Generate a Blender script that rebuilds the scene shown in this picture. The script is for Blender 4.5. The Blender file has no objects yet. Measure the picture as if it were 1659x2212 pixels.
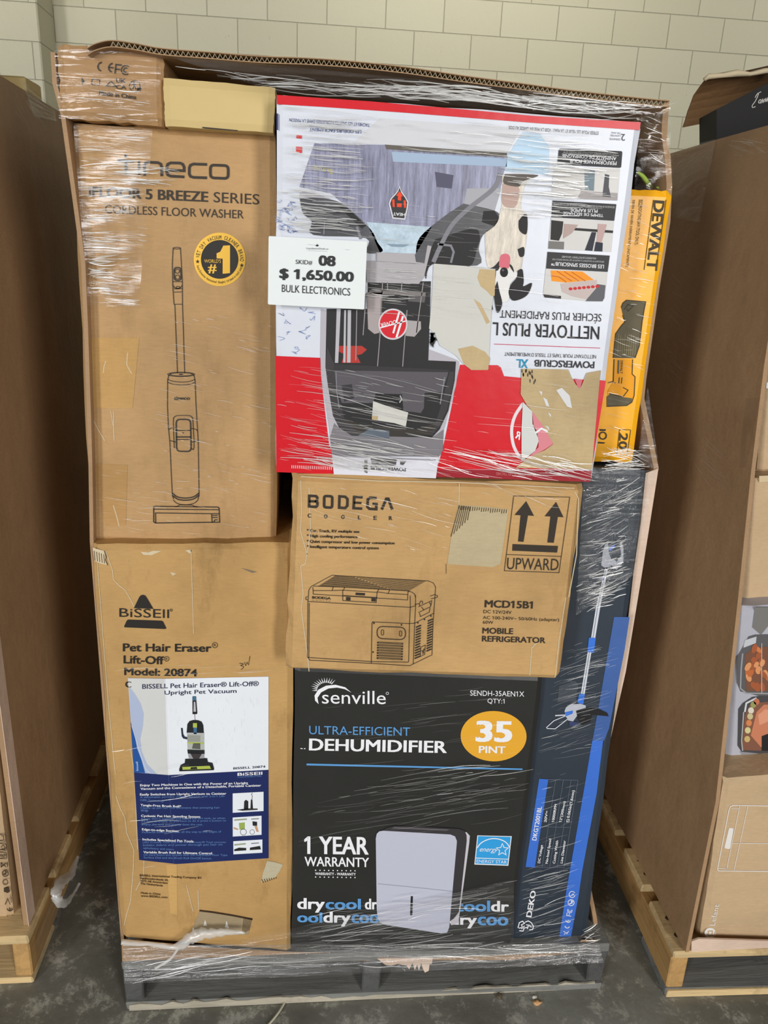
import bpy, bmesh, math, random
import numpy as np
from mathutils import Vector, Matrix
random.seed(7)
RND = random.Random(11)
SC = bpy.context.scene
COL = SC.collection

# ------------------------------------------------------------------ camera
# World: X along the front of the middle pallet, Y away from the viewer, Z up, origin at its front left foot.
IW, IH, FL = 1659.0, 2212.0, 1661.0
def _n(v):
    v = np.array(v, float); return v / np.linalg.norm(v)
_ey = _n((679 - IW/2, 532 - IH/2, FL)); _dz = _n((615 - IW/2, 6000 - IH/2, FL))
_ez = -_n(_dz - _ey*_dz.dot(_ey)); _ex = np.cross(_ey, _ez)
RC = np.array([_ex, _ey, _ez])
CP = np.array([0.3721, -1.2098, 1.5109])
def _ray(x, y): return RC @ np.array([x - IW/2, y - IH/2, FL])
def P(x, y, Y=0.0):
    d = _ray(x, y); return CP + d*((Y - CP[1])/d[1])
def PX(x, y, X):
    d = _ray(x, y); return CP + d*((X - CP[0])/d[0])
def PZ(x, y, Z):
    d = _ray(x, y); return CP + d*((Z - CP[2])/d[2])
cd = bpy.data.cameras.new('camera'); cam = bpy.data.objects.new('camera', cd); COL.objects.link(cam)
cd.sensor_fit = 'VERTICAL'; cd.sensor_height = 36.0; cd.lens = 36.0*FL/IH; cd.clip_start = 0.02
M = Matrix.Identity(4)
for i in range(3):
    M[i][0] = RC[i, 0]; M[i][1] = -RC[i, 1]; M[i][2] = -RC[i, 2]; M[i][3] = CP[i]
cam.matrix_world = M
SC.camera = cam

# ------------------------------------------------------------------ light
SC.view_settings.view_transform = 'Standard'; SC.view_settings.look = 'None'
SC.view_settings.gamma = 1.0; SC.view_settings.use_curve_mapping = False
SC.view_settings.exposure = -0.08
SC.cycles.transparent_max_bounces = 24
w = bpy.data.worlds.new('warehouse_air'); SC.world = w; w.use_nodes = True
w.node_tree.nodes['Background'].inputs[0].default_value = (0.9, 0.95, 1.0, 1)
w.node_tree.nodes['Background'].inputs[1].default_value = 0.005
def area(name, loc, target, sx, sy, power, color):
    l = bpy.data.lights.new(name, 'AREA'); l.shape = 'RECTANGLE'; l.size = sx; l.size_y = sy
    l.energy = power; l.color = color
    o = bpy.data.objects.new(name, l); COL.objects.link(o); o.location = loc
    d = Vector(target) - Vector(loc); o.rotation_euler = d.to_track_quat('-Z', 'Y').to_euler()
    return o
area('dock_door_daylight_right', (3.1, -6.0, 2.2), (0.6, 0, 0.9), 0.9, 2.6, 235, (1.0, 0.98, 0.95))
area('dock_door_daylight_left', (-1.7, -6.2, 2.2), (0.4, 0, 1.0), 0.8, 2.4, 85, (0.94, 0.97, 1.0))
area('added_daylight_far_left', (-3.9, -6.2, 2.2), (0.6, 0, 1.0), 0.9, 2.6, 280, (0.98, 0.98, 0.97))  # second source for the left door, added for the side-wall shadow edge
for i, (x, y, p) in enumerate([(-1.6, -3.4, 9), (1.9, -3.4, 9)]):
    area('ceiling_tube_light', (x, y, 5.2), (x, y, 0), 0.35, 2.4, p, (1.0, 0.87, 0.66))
for x in (-2.2, 1.4, 5.0):  # added wall-facing lamps: brighten the back wall, leave the gaps dark
    wl_ = area('added_wall_light', (x, 2.9, 4.9), (x, 4.6, 3.0), 2.6, 0.3, 17, (1.0, 0.94, 0.82))
    wl_.data.spread = math.radians(80)

# ------------------------------------------------------------------ materials
def lin(c):
    return tuple((x/255/12.92 if x/255 <= .04045 else ((x/255 + .055)/1.055)**2.4) for x in c)
class NT:
    def __init__(s, name):
        s.m = bpy.data.materials.new(name); s.m.use_nodes = True; s.t = s.m.node_tree
        s.b = s.t.nodes['Principled BSDF']; s.out = s.t.nodes['Material Output']
        s.geo = s.n('ShaderNodeNewGeometry')
    def n(s, k, **kw):
        x = s.t.nodes.new(k)
        for a, v in kw.items(): setattr(x, a, v)
        return x
    def l(s, a, b): s.t.links.new(a, b)
    def mapped(s, scale):
        m = s.n('ShaderNodeMapping'); m.inputs['Scale'].default_value = scale
        s.l(s.geo.outputs['Position'], m.inputs['Vector']); return m.outputs[0]
    def noise(s, scale, vec=None, detail=3.0, rough=.5, dist=0.0):
        x = s.n('ShaderNodeTexNoise'); x.inputs['Scale'].default_value = scale
        x.inputs['Detail'].default_value = detail; x.inputs['Roughness'].default_value = rough
        x.inputs['Distortion'].default_value = dist
        s.l(vec or s.geo.outputs['Position'], x.inputs['Vector']); return x.outputs['Fac']
    def ramp(s, fac, stops):
        r = s.n('ShaderNodeValToRGB'); e = r.color_ramp.elements
        while len(e) < len(stops): e.new(0.5)
        for k, (p, c) in enumerate(stops):
            e[k].position = p; e[k].color = (*c, 1) if len(c) == 3 else c
        s.l(fac, r.inputs[0]); return r.outputs[0]
    def mix(s, fac, a, b, mode='MIX'):
        x = s.n('ShaderNodeMix', data_type='RGBA', blend_type=mode)
        for sock, v in ((x.inputs[0], fac), (x.inputs[6], a), (x.inputs[7], b)):
            if hasattr(v, 'links'): s.l(v, sock)
            elif isinstance(v, (int, float)): sock.default_value = v
            else: sock.default_value = (*v, 1)
        return x.outputs[2]
    def bump(s, h, strength, dist, prev=None):
        b = s.n('ShaderNodeBump'); b.inputs['Strength'].default_value = strength; b.inputs['Distance'].default_value = dist
        s.l(h, b.inputs['Height'])
        if prev: s.l(prev, b.inputs['Normal'])
        return b.outputs[0]
_ink = {}
def ink(r, g, b, rough=.55):
    k = (r, g, b, rough)
    if k not in _ink:
        t = NT('ink_%d_%d_%d' % k[:3]); t.b.inputs['Base Color'].default_value = (*lin((r, g, b)), 1)
        t.b.inputs['Roughness'].default_value = rough; t.b.inputs['Specular IOR Level'].default_value = .3
        _ink[k] = t.m
    return _ink[k]
def cardboard(name, c, var=.14, dirt=.25, flute=(260, 0, 0)):
    t = NT(name); a = lin(c); d = tuple(x*(1 - var*1.6) for x in a); h = tuple(min(1, x*(1 + var*.7)) for x in a)
    big = t.ramp(t.noise(3.5, detail=4, rough=.6), [(.3, d), (.52, a), (.72, h)])
    fib = t.ramp(t.noise(60, t.mapped((1, 1, 5)), 3, .7), [(.3, (.86, .86, .86)), (.7, (1.05, 1.05, 1.05))])
    c2 = t.mix(.55, big, fib, 'MULTIPLY')
    st = t.ramp(t.noise(9, t.mapped((1, 1, .35)), 6, .75), [(.30, (.60, .56, .5)), (.46, (1, 1, 1))])
    c3 = t.mix(dirt, c2, st, 'MULTIPLY')
    t.l(c3, t.b.inputs['Base Color']); t.b.inputs['Roughness'].default_value = .62
    t.b.inputs['Specular IOR Level'].default_value = .25
    wv = t.n('ShaderNodeTexWave'); wv.inputs['Scale'].default_value = 1; wv.inputs['Distortion'].default_value = .6
    t.l(t.mapped(flute), wv.inputs['Vector'])
    b1 = t.bump(wv.outputs['Fac'], .12, .001)
    b2 = t.bump(t.noise(7, detail=5, rough=.6), .55, .012, b1)
    t.l(b2, t.b.inputs['Normal']); return t.m
def printed(name, c, rough=.38, bump=.35, var=.06):
    t = NT(name); a = lin(c)
    t.l(t.ramp(t.noise(6, detail=5, rough=.65), [(.3, tuple(x*(1 - var) for x in a)), (.7, tuple(x*(1 + var) for x in a))]), t.b.inputs['Base Color'])
    t.b.inputs['Roughness'].default_value = rough; t.b.inputs['Specular IOR Level'].default_value = .35
    t.l(t.bump(t.noise(9, detail=4), bump, .006), t.b.inputs['Normal']); return t.m
def wood(name, c, grain=.35, dark=(.25, .2, .16), axis=0, rough=.8):
    t = NT(name); a = lin(c); sc = [18, 18, 18]; sc[axis] = 1.6
    g = t.noise(2.2, t.mapped(tuple(sc)), 6, .7, .6)
    c1 = t.ramp(g, [(.28, tuple(x*(1 - grain) for x in a)), (.55, a), (.8, tuple(min(1, x*(1 + grain*.5)) for x in a))])
    spot = t.ramp(t.noise(7, detail=5, rough=.7), [(.3, dark), (.46, (1, 1, 1))])
    t.l(t.mix(.6, c1, spot, 'MULTIPLY'), t.b.inputs['Base Color']); t.b.inputs['Roughness'].default_value = rough
    t.l(t.bump(g, .5, .004), t.b.inputs['Normal']); return t.m
def film(name, gloss, haze, bscale=(3, 3, 40), bstr=.7, tint=(1, 1, 1), rough=.10, hazemax=.5):
    """clear stretch film: mostly see-through, glossy, creased along the wrap direction, slightly milky where it is bunched"""
    t = NT(name); t.t.nodes.remove(t.b)
    tr = t.n('ShaderNodeBsdfTransparent'); tr.inputs[0].default_value = (*tint, 1)
    gl = t.n('ShaderNodeBsdfGlossy'); gl.inputs['Roughness'].default_value = rough
    df = t.n('ShaderNodeBsdfDiffuse'); df.inputs[0].default_value = (.85, .86, .86, 1)
    v = t.mapped(bscale); nz = t.noise(2.2, v, 5, .6, .8)
    bp = t.bump(nz, bstr, .02); t.l(bp, gl.inputs['Normal'])
    hz = t.n('ShaderNodeMapRange'); t.l(t.noise(3.1, v, 4, .6, .4), hz.inputs[0])
    hz.inputs[1].default_value = .5; hz.inputs[2].default_value = .75; hz.inputs[3].default_value = haze*.4; hz.inputs[4].default_value = min(hazemax, haze*3)
    m1 = t.n('ShaderNodeMixShader'); m2 = t.n('ShaderNodeMixShader')
    t.l(hz.outputs[0], m1.inputs[0]); t.l(tr.outputs[0], m1.inputs[1]); t.l(df.outputs[0], m1.inputs[2])
    lw = t.n('ShaderNodeLayerWeight'); lw.inputs[0].default_value = .25
    mr = t.n('ShaderNodeMapRange'); t.l(lw.outputs['Fresnel'], mr.inputs[0])
    mr.inputs[3].default_value = gloss; mr.inputs[4].default_value = min(.9, gloss*3)
    t.l(mr.outputs[0], m2.inputs[0]); t.l(m1.outputs[0], m2.inputs[1]); t.l(gl.outputs[0], m2.inputs[2])
    t.l(m2.outputs[0], t.out.inputs[0]); return t.m
def crease(name, alpha, gloss):
    """bunched film: white where stretched and to stand in for glints, glossy, partly see-through"""
    t = NT(name); t.t.nodes.remove(t.b)
    tr = t.n('ShaderNodeBsdfTransparent'); gl = t.n('ShaderNodeBsdfGlossy'); gl.inputs['Roughness'].default_value = .30
    df = t.n('ShaderNodeBsdfDiffuse'); df.inputs[0].default_value = (.95, .95, .93, 1)
    m1 = t.n('ShaderNodeMixShader'); m2 = t.n('ShaderNodeMixShader'); m1.inputs[0].default_value = gloss; m2.inputs[0].default_value = alpha
    t.l(df.outputs[0], m1.inputs[1]); t.l(gl.outputs[0], m1.inputs[2]); t.l(tr.outputs[0], m2.inputs[1]); t.l(m1.outputs[0], m2.inputs[2])
    t.l(m2.outputs[0], t.out.inputs[0]); return t.m
K_TALL = cardboard('kraft_tall_carton', (184, 147, 101), dirt=.45)
K_SMALL = cardboard('kraft_small_carton', (178, 140, 96))
K_GOLD = cardboard('kraft_golden_carton', (186, 148, 94), var=.17, dirt=.8)
K_COOL = cardboard('kraft_cooler_carton', (192, 154, 102), var=.16, dirt=.5)
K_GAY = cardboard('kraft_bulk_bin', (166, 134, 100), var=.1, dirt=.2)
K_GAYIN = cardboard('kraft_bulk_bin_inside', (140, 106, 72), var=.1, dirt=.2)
K_TAN = cardboard('kraft_pale_carton', (196, 168, 132), var=.08, dirt=.15)
K_PATCH = cardboard('torn_kraft', (196, 172, 130), var=.16, dirt=.3)
K_PALE = cardboard('bare_liner', (206, 190, 158), var=.08, dirt=.2)
K_PINK = cardboard('torn_liner_edge', (222, 196, 176), var=.1, dirt=.1)
CREAM = printed('cream_board', (204, 180, 124), .7, .2, .05)
WHITEP = printed('glossy_white_print', (212, 216, 226), .32, .3, .03)
BLACKP = printed('matt_black_print', (43, 43, 41), .42, .3, .1)
SLATEP = printed('slate_print', (50, 58, 68), .35, .3, .1)
YELLOWP = printed('yellow_print', (250, 178, 28), .35, .3, .04)
GREYP = printed('grey_photo_print', (176, 176, 186), .4, .2, .06)
W_NEW = wood('new_pine', (216, 188, 138), .3, axis=0)
W_NEWY = wood('new_pine_stringer', (186, 146, 90), .35, axis=1)
W_OLD = wood('weathered_board', (124, 124, 120), .4, (.45, .42, .38), axis=0)
W_OLDS = wood('dark_stained_stringer', (80, 80, 80), .4, (.5, .48, .45), axis=1)
W_RAW = wood('splintered_edge', (176, 168, 150), .4, (.4, .38, .34), axis=0)
FILM = film('stretch_film', .06, .02, (1.5, 1.5, 26), .35)
FILM_GLARE = film('stretch_film_taut', .055, .012, (1.2, 1.2, 16), .28, rough=.12)
FILM_MILK = film('stretch_film_bunched', .08, .06, (1.5, 1.5, 40), .6)
FILM_SIDE = film('stretch_film_side', .06, .03, (30, 3, 14), .5)
FILM_ROPE = crease('twisted_film', .42, .25)
CR_B = crease('film_crease_bright', .80, .5)
CR_S = crease('film_crease_soft', .42, .45)
CR_F = crease('film_crease_faint', .16, .3)

# ------------------------------------------------------------------ object helpers
def tag(o, label=None, cat=None, group=None, kind=None):
    for k, v in (('label', label), ('category', cat), ('group', group), ('kind', kind)):
        if v: o[k] = v
    return o
def thing(name, loc, label, cat, group=None):
    o = bpy.data.objects.new(name, None); COL.objects.link(o); o.location = loc; o.empty_display_size = .1
    return tag(o, label, cat, group)
def origin(parent):
    v = Vector((0, 0, 0))
    while parent is not None: v = v + parent.location; parent = parent.parent
    return v
def mesh(name, verts, faces, mats, parent=None, mi=None, smooth=False, recalc=True, loc=None):
    """one mesh object; verts in world coordinates"""
    og = origin(parent); lo = Vector(loc) if loc is not None else Vector((0, 0, 0))
    me = bpy.data.meshes.new(name)
    me.from_pydata([tuple(Vector(v) - og - lo) for v in verts], [], faces)
    if not isinstance(mats, (list, tuple)): mats = [mats]
    for m in mats: me.materials.append(m)
    if mi:
        for p, k in zip(me.polygons, mi): p.material_index = k
    if recalc:
        b = bmesh.new(); b.from_mesh(me); bmesh.ops.recalc_face_normals(b, faces=b.faces); b.to_mesh(me); b.free()
    if smooth:
        for p in me.polygons: p.use_smooth = True
    me.update()
    o = bpy.data.objects.new(name, me); COL.objects.link(o)
    o.parent = parent; o.location = lo
    return o
def hexa(c8):
    """8 corners: 4 of one end, 4 of the other"""
    return list(c8), [(0, 1, 2, 3), (4, 7, 6, 5), (0, 4, 5, 1), (1, 5, 6, 2), (2, 6, 7, 3), (3, 7, 4, 0)]
def box(name, lo, hi, mat, parent=None, bevel=.003, jit=0.0, rot=None, loc=None):
    (x0, y0, z0), (x1, y1, z1) = lo, hi
    v = [(x0, y0, z0), (x1, y0, z0), (x1, y1, z0), (x0, y1, z0), (x0, y0, z1), (x1, y0, z1), (x1, y1, z1), (x0, y1, z1)]
    if jit: v = [tuple(c + RND.uniform(-jit, jit) for c in p) for p in v]
    if rot:
        (ox, oy), a = rot; ca, sa = math.cos(a), math.sin(a)
        v = [(ox + (p[0]-ox)*ca - (p[1]-oy)*sa, oy + (p[0]-ox)*sa + (p[1]-oy)*ca, p[2]) for p in v]
    v, f = hexa(v); o = mesh(name, v, f, mat, parent, loc=loc)
    if bevel:
        b = bmesh.new(); b.from_mesh(o.data); bmesh.ops.bevel(b, geom=b.edges[:], offset=bevel, segments=1, affect='EDGES'); b.to_mesh(o.data); b.free()
    return o
def slab(name, pts, off, mat, parent=None):
    """polygon (world points) given thickness along the vector off"""
    n = len(pts); off = np.array(off, float)
    v = [tuple(p) for p in pts] + [tuple(np.array(p) + off) for p in pts]
    f = [tuple(range(n)), tuple(range(2*n - 1, n - 1, -1))] + [(i, (i+1) % n, n + (i+1) % n, n + i) for i in range(n)]
    return mesh(name, v, f, mat, parent)
def tube(name, pts, rad, mat, parent=None, seg=10, lump=0.0):
    pts = [Vector(p) for p in pts]; v = []; f = []
    for i, p in enumerate(pts):
        d = (pts[min(i+1, len(pts)-1)] - pts[max(i-1, 0)]).normalized()
        a = d.cross(Vector((0, .3, 1))).normalized(); b = d.cross(a)
        r = rad[i] if isinstance(rad, (list, tuple)) else rad
        for k in range(seg):
            t = 2*math.pi*k/seg; rr = r*(1 + RND.uniform(-lump, lump))
            v.append(p + a*math.cos(t)*rr + b*math.sin(t)*rr)
    for i in range(len(pts) - 1):
        for k in range(seg):
            f.append((i*seg + k, i*seg + (k+1) % seg, (i+1)*seg + (k+1) % seg, (i+1)*seg + k))
    f.append(tuple(range(seg))); f.append(tuple((len(pts)-1)*seg + k for k in range(seg)))
    return mesh(name, v, f, mat, parent, smooth=True)
def spline(pts, n=6):
    pts = [np.array(p, float) for p in pts]; out = []
    for i in range(len(pts) - 1):
        p0, p1, p2, p3 = pts[max(i-1, 0)], pts[i], pts[i+1], pts[min(i+2, len(pts)-1)]
        for k in range(n):
            t = k/n
            out.append(.5*((2*p1) + (-p0 + p2)*t + (2*p0 - 5*p1 + 4*p2 - p3)*t*t + (-p0 + 3*p1 - 3*p2 + p3)*t**3))
    out.append(pts[-1]); return out
_txt = {}
def glyphs(s, bold, sh=0.0, ones=True):
    k = (s, bold, sh, ones)
    if k in _txt: return _txt[k]
    flags = []
    if ones and '1' in s:
        raw = lambda z: glyphs(z, bold, sh, False)
        a0, a1 = raw('1')[2:4]
        flags = [(raw(s[:i+1])[3], a1 - a0) for i, ch in enumerate(s) if ch == '1']
    c = bpy.data.curves.new('t', 'FONT'); c.body = s; c.size = 1; c.offset = bold; c.resolution_u = 3; c.shear = sh
    o = bpy.data.objects.new('t', c); COL.objects.link(o)
    dg = bpy.context.evaluated_depsgraph_get(); dg.update()
    me = bpy.data.meshes.new_from_object(o.evaluated_get(dg))
    v = [(p.co.x, p.co.y) for p in me.vertices]; f = [tuple(p.vertices) for p in me.polygons]
    bpy.data.objects.remove(o); bpy.data.curves.remove(c); bpy.data.meshes.remove(me)
    for xr, sw in flags:                     # the flag of a figure one
        o_ = len(v); l = xr - sw; H_ = max(y for _, y in v)*.985
        v += [(l + .01, H_), (l - .15, H_ - .12), (l - .15, H_ - .20), (l + .01, H_ - .10)]; f.append((o_, o_+1, o_+2, o_+3))
    xs = [p[0] for p in v] or [0]; ys = [p[1] for p in v] or [0]
    r = (v, f, min(xs), max(xs), max(ys)); _txt[k] = r; return r
class Art:
    """flat ink or paper on the front face (plane Y = y) of a carton; shapes are measured in a crop (x0, y0, scale) of the survey picture and land on the face at their true size"""
    def __init__(s, parent, name, y, K=(0, 0, 1), label=None):
        s.parent, s.name, s.y, s.K, s.label = parent, name, y, K, label
        s.v, s.f, s.mi, s.mats = [], [], [], []
    def at(s, K): s.K = K; return s
    def w(s, p, layer): return P(s.K[0] + p[0]/s.K[2], s.K[1] + p[1]/s.K[2], s.y - .0008 - layer*.0004)
    def m(s, mat):
        if mat not in s.mats: s.mats.append(mat)
        return s.mats.index(mat)
    def put(s, pts, faces, mat, layer):
        o = len(s.v); s.v += [s.w(p, layer) for p in pts]; k = s.m(mat)
        for f in faces: s.f.append(tuple(o + i for i in f)); s.mi.append(k)
        return s
    def poly(s, pts, mat, layer=0): return s.put(pts, [tuple(range(len(pts)))], mat, layer)
    def spoly(s, pts, mat, layer=0):
        return s.poly(spline(list(pts) + [pts[0]], 4)[:-1], mat, layer)
    def spolys(s, L, mat, layer=0):
        for p in L: s.spoly(p, mat, layer)
        return s
    def polys(s, L, mat, layer=0):
        for p in L: s.poly(p, mat, layer)
        return s
    def line(s, pts, wd, mat, layer=1, closed=False, smooth=0):
        if smooth: pts = spline(list(pts) + ([pts[0]] if closed else []), smooth)
        p = [np.array(q, float) for q in pts]
        if closed and np.linalg.norm(p[0] - p[-1]) < 1e-6: p = p[:-1]
        n = len(p); L, Rr = [], []
        for i in range(n):
            a = p[i] - p[i-1] if (i or closed) else p[1] - p[0]
            b = p[(i+1) % n] - p[i] if (i < n-1 or closed) else p[i] - p[i-1]
            a = a/(np.linalg.norm(a) + 1e-9); b = b/(np.linalg.norm(b) + 1e-9)
            na = np.array((-a[1], a[0])); nb = np.array((-b[1], b[0])); m_ = na + nb
            m_ = m_/(np.linalg.norm(m_) + 1e-9); k = 1/max(.5, m_.dot(na))
            L.append(p[i] + m_*wd/2*k); Rr.append(p[i] - m_*wd/2*k)
        f = [(i, (i+1) % n, n + (i+1) % n, n + i) for i in range(n if closed else n-1)]
        return s.put(L + Rr, f, mat, layer)
    def lines(s, LL, wd, mat, layer=1, **k):
        for l in LL: s.line(l, wd, mat, layer, **k)
        return s
    def ell(s, c, rx, ry, mat, layer=0, rot=0.0, n=48):
        ca, sa = math.cos(rot), math.sin(rot); q = []
        for i in range(n):
            t = 2*math.pi*i/n; x, y = rx*math.cos(t), ry*math.sin(t); q.append((c[0] + x*ca - y*sa, c[1] + x*sa + y*ca))
        return s.poly(q, mat, layer)
    def arc(s, c, r, a0, a1, wd, mat, layer=1, n=18, ry=None):
        q = [(c[0] + r*math.cos(math.radians(a0 + (a1-a0)*i/n)), c[1] + (ry or r)*math.sin(math.radians(a0 + (a1-a0)*i/n))) for i in range(n+1)]
        return s.line(q, wd, mat, layer)
    def text(s, t, L, R, T, mat, bold=0.0, layer=1, sh=0.0):
        v, f, x0, x1, y1 = glyphs(t, 0.0, sh)
        if not f: return s
        L, R, T = (np.array(q, float) for q in (L, R, T)); bw = bold*.9
        for ci, (dx, dy) in enumerate(((-bw, -bw*.4), (bw, -bw*.4), (-bw, bw*.4), (bw, bw*.4), (0, 0)) if bold > .012 else ((0, 0),)):
            s.put([L + (R-L)*((a + dx - x0 + bw)/(x1 - x0 + 2*bw)) + (T-L)*((b + dy + bw*.4)/(y1 + bw*.8)) for a, b in v], f, mat, layer + ci*.16)
        return s
    def next(s, name):
        s.build(); return Art(s.parent, name, s.y, s.K)
    def ring_text(s, t, c, r, a0, a1, h, mat, bold=0.0, layer=2):
        n = len(t); k = (a1-a0)/n
        for i, ch in enumerate(t):
            if ch == ' ': continue
            v, f, x0, x1, y1 = glyphs(ch, 0.0); a = math.radians(a0 + k*(i + .5)); sg = 1 if a1 > a0 else -1
            u = np.array((-math.sin(a), math.cos(a)))*sg; d = np.array((math.cos(a), math.sin(a)))*sg
            o = np.array(c, float) + np.array((math.cos(a), math.sin(a)))*r
            W = abs(math.radians(k))*r*(.8 if x1-x0 > .25 else .35)
            s.put([o + u*((q[0]-x0)/(x1-x0) - .5)*W + d*(q[1]/.73)*h for q in v], f, mat, layer)
        return s
    def star(s, c, r, mat, layer=2, r2=.42, n=5, line=0):
        q = [(c[0] + (r if i % 2 == 0 else r*r2)*math.sin(math.pi*i/n), c[1] - (r if i % 2 == 0 else r*r2)*math.cos(math.pi*i/n)) for i in range(2*n)]
        return s.line(q, line, mat, layer, closed=True) if line else s.poly(q, mat, layer)
    def ce(s, c, h, mat, u=(1, 0), wd=None):
        """conformity mark; u = reading direction"""
        u = np.array(u, float)/np.linalg.norm(u); v = np.array((u[1], -u[0])); wd = wd or h*.16; r = h/2
        for k in (-.62, .62):
            o = np.array(c, float) + u*k*h
            s.line([o + u*(-r*math.cos(t)) + v*r*math.sin(t) for t in np.linspace(-1.35, 1.35, 14)], wd, mat)
        o = np.array(c, float) + u*.62*h
        return s.line([o - u*r, o + u*r*.1], wd, mat)
    def fcc(s, c, h, mat, u=(1, 0), wd=None):
        u = np.array(u, float)/np.linalg.norm(u); v = np.array((u[1], -u[0])); wd = wd or h*.15; c = np.array(c, float); r = h/2
        s.line([c - u*h*.75 - v*r, c - u*h*.75 + v*r, c - u*h*.1 + v*r], wd, mat); s.line([c - u*h*.75, c - u*h*.25], wd, mat)
        for q in (.5, .24):
            o = c + u*h*.4
            s.line([o + u*(-q*h*math.cos(t)) + v*q*h*math.sin(t) for t in np.linspace(-2.2, 2.2, 16)], wd*.8, mat)
        return s
    def build(s):
        o = mesh(s.name, s.v, s.f, s.mats, s.parent, s.mi, recalc=False)
        if s.label: o['label'] = s.label
        return o
def rr(q, k=.12, n=4):
    """rounded quadrilateral"""
    q = [np.array(p, float) for p in q]; out = []
    for i in range(4):
        a, b, c = q[i-1], q[i], q[(i+1) % 4]
        e = min(np.linalg.norm(a-b), np.linalg.norm(c-b))*k
        p0 = b + (a-b)/np.linalg.norm(a-b)*e; p2 = b + (c-b)/np.linalg.norm(c-b)*e
        for j in range(n+1):
            t = j/n; out.append((1-t)**2*p0 + 2*t*(1-t)*b + t*t*p2)
    return out
def carton(name, label, cat, quad, y, depth, mat, part='carton_body', bev=.006, jit=.0014, group=None, nu=10, nv=12):
    """a carton whose front face has the corners quad (TL, TR, BR, BL) in the plane Y = y, with soft edges and small dents along them"""
    c = [P(px, py, y) for px, py in quad]
    zb = min(c[2][2], c[3][2]); root = thing(name, ((c[2][0]+c[3][0])/2, y + depth/2, zb), label, cat, group)
    W = np.linalg.norm(c[1]-c[0]); H = np.linalg.norm(c[3]-c[0])
    us = [0] + list(np.linspace(.009/W, 1-.009/W, nu)) + [1]; vs = [0] + list(np.linspace(.009/H, 1-.009/H, nv)) + [1]
    v, f, idx = [], [], {}
    for j, t in enumerate(vs):
        for i, u in enumerate(us):
            p = (c[0]*(1-u) + c[1]*u)*(1-t) + (c[3]*(1-u) + c[2]*u)*t
            eu, et = i in (0, len(us)-1), j in (0, len(vs)-1)
            p[1] += (bev if eu else 0) + (bev if et else 0)
            if eu or et: p[0] += RND.uniform(-jit, jit); p[2] += RND.uniform(-jit, jit)
            idx[i, j] = len(v); v.append(p)
    nu_, nv_ = len(us), len(vs)
    for j in range(nv_-1):
        for i in range(nu_-1): f.append((idx[i, j], idx[i+1, j], idx[i+1, j+1], idx[i, j+1]))
    loop = [idx[i, 0] for i in range(nu_)] + [idx[nu_-1, j] for j in range(1, nv_)] + [idx[i, nv_-1] for i in range(nu_-2, -1, -1)] + [idx[0, j] for j in range(nv_-2, 0, -1)]
    o = len(v)
    for k in loop: p = np.array(v[k]); p[1] = y + depth; v.append(p)
    n = len(loop)
    for k in range(n): f.append((loop[k], loop[(k+1) % n], o + (k+1) % n, o + k))
    f.append(tuple(o + k for k in range(n)))
    mesh(part, v, f, mat, root)
    return root

# ------------------------------------------------------------------ setting: floor, back wall, pier
t = NT('stained_concrete')
base = t.ramp(t.noise(1.6, detail=8, rough=.68), [(.3, lin((80, 78, 69))), (.5, lin((116, 115, 106))), (.7, lin((150, 150, 142)))])
scuff = t.ramp(t.noise(13, t.mapped((1, 1, 1)), 12, .82, .15), [(.52, (0, 0, 0)), (.60, (1, 1, 1))])
c = t.mix(scuff, base, lin((190, 188, 176)))
t.l(t.mix(.75, base, c), t.b.inputs['Base Color'])
t.l(t.ramp(t.noise(3, detail=5), [(.3, (.42, .42, .42)), (.7, (.68, .68, .68))]), t.b.inputs['Roughness'])
t.l(t.bump(t.noise(40, detail=6), .25, .004), t.b.inputs['Normal'])
tag(mesh('floor', [(-7, -7.5, 0), (9, -7.5, 0), (9, 5, 0), (-7, 5, 0)], [(0, 1, 2, 3)], t.m), kind='structure')
def blockwall(name, sx, x_off, z_off):
    t = NT(name)
    m = t.n('ShaderNodeMapping'); m.inputs['Location'].default_value = (x_off, z_off, 0)
    sp = t.n('ShaderNodeSeparateXYZ'); cb = t.n('ShaderNodeCombineXYZ'); t.l(t.geo.outputs['Position'], sp.inputs[0])
    t.l(sp.outputs['XYZ'.index(sx)], cb.inputs[0]); t.l(sp.outputs[2], cb.inputs[1]); t.l(cb.outputs[0], m.inputs[0])
    br = t.n('ShaderNodeTexBrick'); t.l(m.outputs[0], br.inputs['Vector'])
    br.inputs['Scale'].default_value = 1; br.inputs['Brick Width'].default_value = .385; br.inputs['Row Height'].default_value = .2045
    br.inputs['Mortar Size'].default_value = .0035; br.inputs['Mortar Smooth'].default_value = .6
    br.inputs['Color1'].default_value = (*lin((204, 201, 178)), 1); br.inputs['Color2'].default_value = (*lin((198, 194, 170)), 1)
    br.inputs['Mortar'].default_value = (*lin((172, 168, 146)), 1)
    pits = t.ramp(t.noise(38, detail=7, rough=.75), [(.30, (.5, .48, .42)), (.375, (1, 1, 1))])
    pm = t.ramp(t.noise(1.7, detail=4), [(.42, (0, 0, 0)), (.62, (.8, .8, .8))])
    cc = t.mix(pm, br.outputs['Color'], t.mix(1.0, br.outputs['Color'], pits, 'MULTIPLY'))
    t.l(cc, t.b.inputs['Base Color']); t.b.inputs['Roughness'].default_value = .6
    inv = t.n('ShaderNodeMath', operation='SUBTRACT'); inv.inputs[0].default_value = 1; t.l(br.outputs['Fac'], inv.inputs[1])
    t.l(t.bump(t.noise(25, detail=6), .3, .006, t.bump(inv.outputs[0], .8, .006)), t.b.inputs['Normal'])
    return t.m
WY = 4.6
pw = P(118, 60, WY); pf_x = pw[0]
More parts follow.
